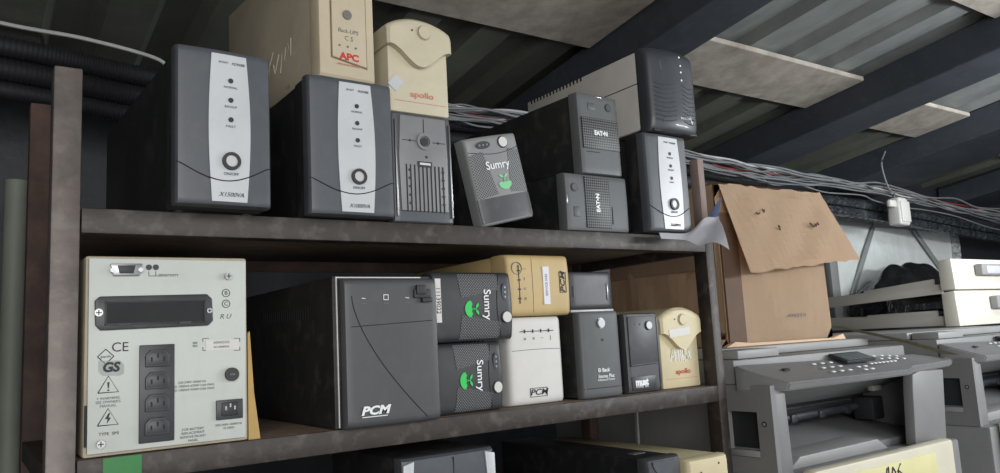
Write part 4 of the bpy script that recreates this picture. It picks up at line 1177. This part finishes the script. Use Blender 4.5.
def sloped(b, x0, x1, y0, y1, h0, h1, bev=.003):
    """beam following the roof pitch, between h0 and h1 below the sheets"""
    v = [(x, y, rz(y) - h) for x in (x0, x1) for y in (y0, y1) for h in (h0, h1)]
    vs = [b.verts.new(p) for p in v]
    idx = [(0,1,3,2), (4,6,7,5), (0,4,5,1), (2,3,7,6), (0,2,6,4), (1,5,7,3)]
    fs = [b.faces.new([vs[i] for i in q]) for q in idx]
    bmesh.ops.recalc_face_normals(b, faces=fs)
    bmesh.ops.bevel(b, geom=list({e for f in fs for e in f.edges}), offset=bev, segments=1, affect='EDGES')
for i, (x0, x1, hh) in enumerate(((1.285, 1.425, .10), (2.285, 2.485, .10), (3.07, 3.46, .10), (4.15, 4.5, .10))):
    b = nb(); sloped(b, x0, x1, -1.6, 1.94, .0, hh); struct('trim_%d' % (i + 1), b, M['beam'])
bl = [('broad grey fibre board under the roof right of the first beam', 1.43, 2.28, 1.24, 1.45),
      ('grey fibre board under the roof above the cream units', .42, 1.28, 1.02, 1.39),
      ('small pale fibre board between the second and third beams', 2.68, 3.06, 1.28, 1.49),
      ('pale fibre board under the roof at the right edge', 3.48, 4.0, 1.36, 1.50),
      ('fibre board under the roof at the top right corner', 1.99, 2.28, .55, .86)]
for lab, x0, x1, y0, y1 in bl:
    b = nb(); sloped(b, x0, x1, y0, y1, .004, .018, .002)
    o = centred('roof_board', b, M['board'], smooth=False); tag(o, lab, 'board')
b = nb(); box(b, -1.3, 6.2, 1.95, 2.0, -CZ, .70); struct('wall_back', b, M['wall'])
b = nb(); box(b, -1.35, -1.30, -1.6, 2.0, -CZ, 1.25); struct('wall_left', b, M['wall'])
b = nb(); box(b, 6.2, 6.25, -1.6, 2.0, -CZ, 1.25); struct('wall_right', b, M['wall'])
b = nb(); box(b, -1.35, 6.25, -1.6, 2.0, -CZ - .05, -CZ - .0005); struct('floor', b, M['floor'])
b = nb(); 
prism(b, [(1.90, .44), (1.95, .44), (1.95, .52), (1.90, .50)], 2.0, 6.2, axis='x'); struct('trim_6', b, M['beam'])

# ------------------------------------------------------------------ light
def area(name, loc, target, sx, sy, power, col=(1, 1, 1)):
    l = bpy.data.lights.new(name, 'AREA'); l.shape = 'RECTANGLE'; l.size = sx; l.size_y = sy; l.energy = power; l.color = col
    o = bpy.data.objects.new(name, l); COL.objects.link(o); o.location = (loc[0], loc[1], loc[2] + CZ)
    o.rotation_euler = (Vector(target) - Vector(loc)).to_track_quat('-Z', 'Y').to_euler()
    return o
area('tube_lamp', (2.5, -.15, .30), (2.3, .9, .80), 1.1, .10, 27.0, (.93, .97, 1.0))  # unseen tube, hung low and aimed up to fill the right roof
area('tube_lamp', (2.80, .45, .75), (2.80, .95, .70), .5, .08, 5.0, (.93, .97, 1.0))
area('front_fill', (-.45, -1.5, .30), (.8, 1.0, .0), 2.6, 1.3, 48, (1.0, .985, .965))  # soft fill added behind the camera, on the open side
w = bpy.data.worlds.new('world'); sc.world = w; w.use_nodes = True
w.node_tree.nodes['Background'].inputs['Color'].default_value = (.92, .96, 1.0, 1)
w.node_tree.nodes['Background'].inputs['Strength'].default_value = 1.0

# ------------------------------------------------------------------ camera
cam = bpy.data.cameras.new('camera'); co = bpy.data.objects.new('camera', cam); COL.objects.link(co)
cam.sensor_fit = 'HORIZONTAL'; cam.sensor_width = 36.0; cam.lens = 36.0 * 772.984 / 1000.0
cam.clip_start = .02; cam.clip_end = 60
# columns: camera right, up and backward axes in the place's coordinates
Rm = Matrix(((0.82188239, -0.03200706, -0.56875732), (-0.5671746, -0.13908887, -0.81176799), (-0.05312551, 0.98976251, -0.13246828)))
co.rotation_mode = 'QUATERNION'; co.rotation_quaternion = Rm.to_quaternion(); co.location = (0, 0, CZ)
sc.camera = co
sc.view_settings.view_transform = 'Standard'; sc.view_settings.look = 'None'; sc.view_settings.gamma = 1.0
sc.view_settings.use_curve_mapping = False; sc.view_settings.exposure = 0.08
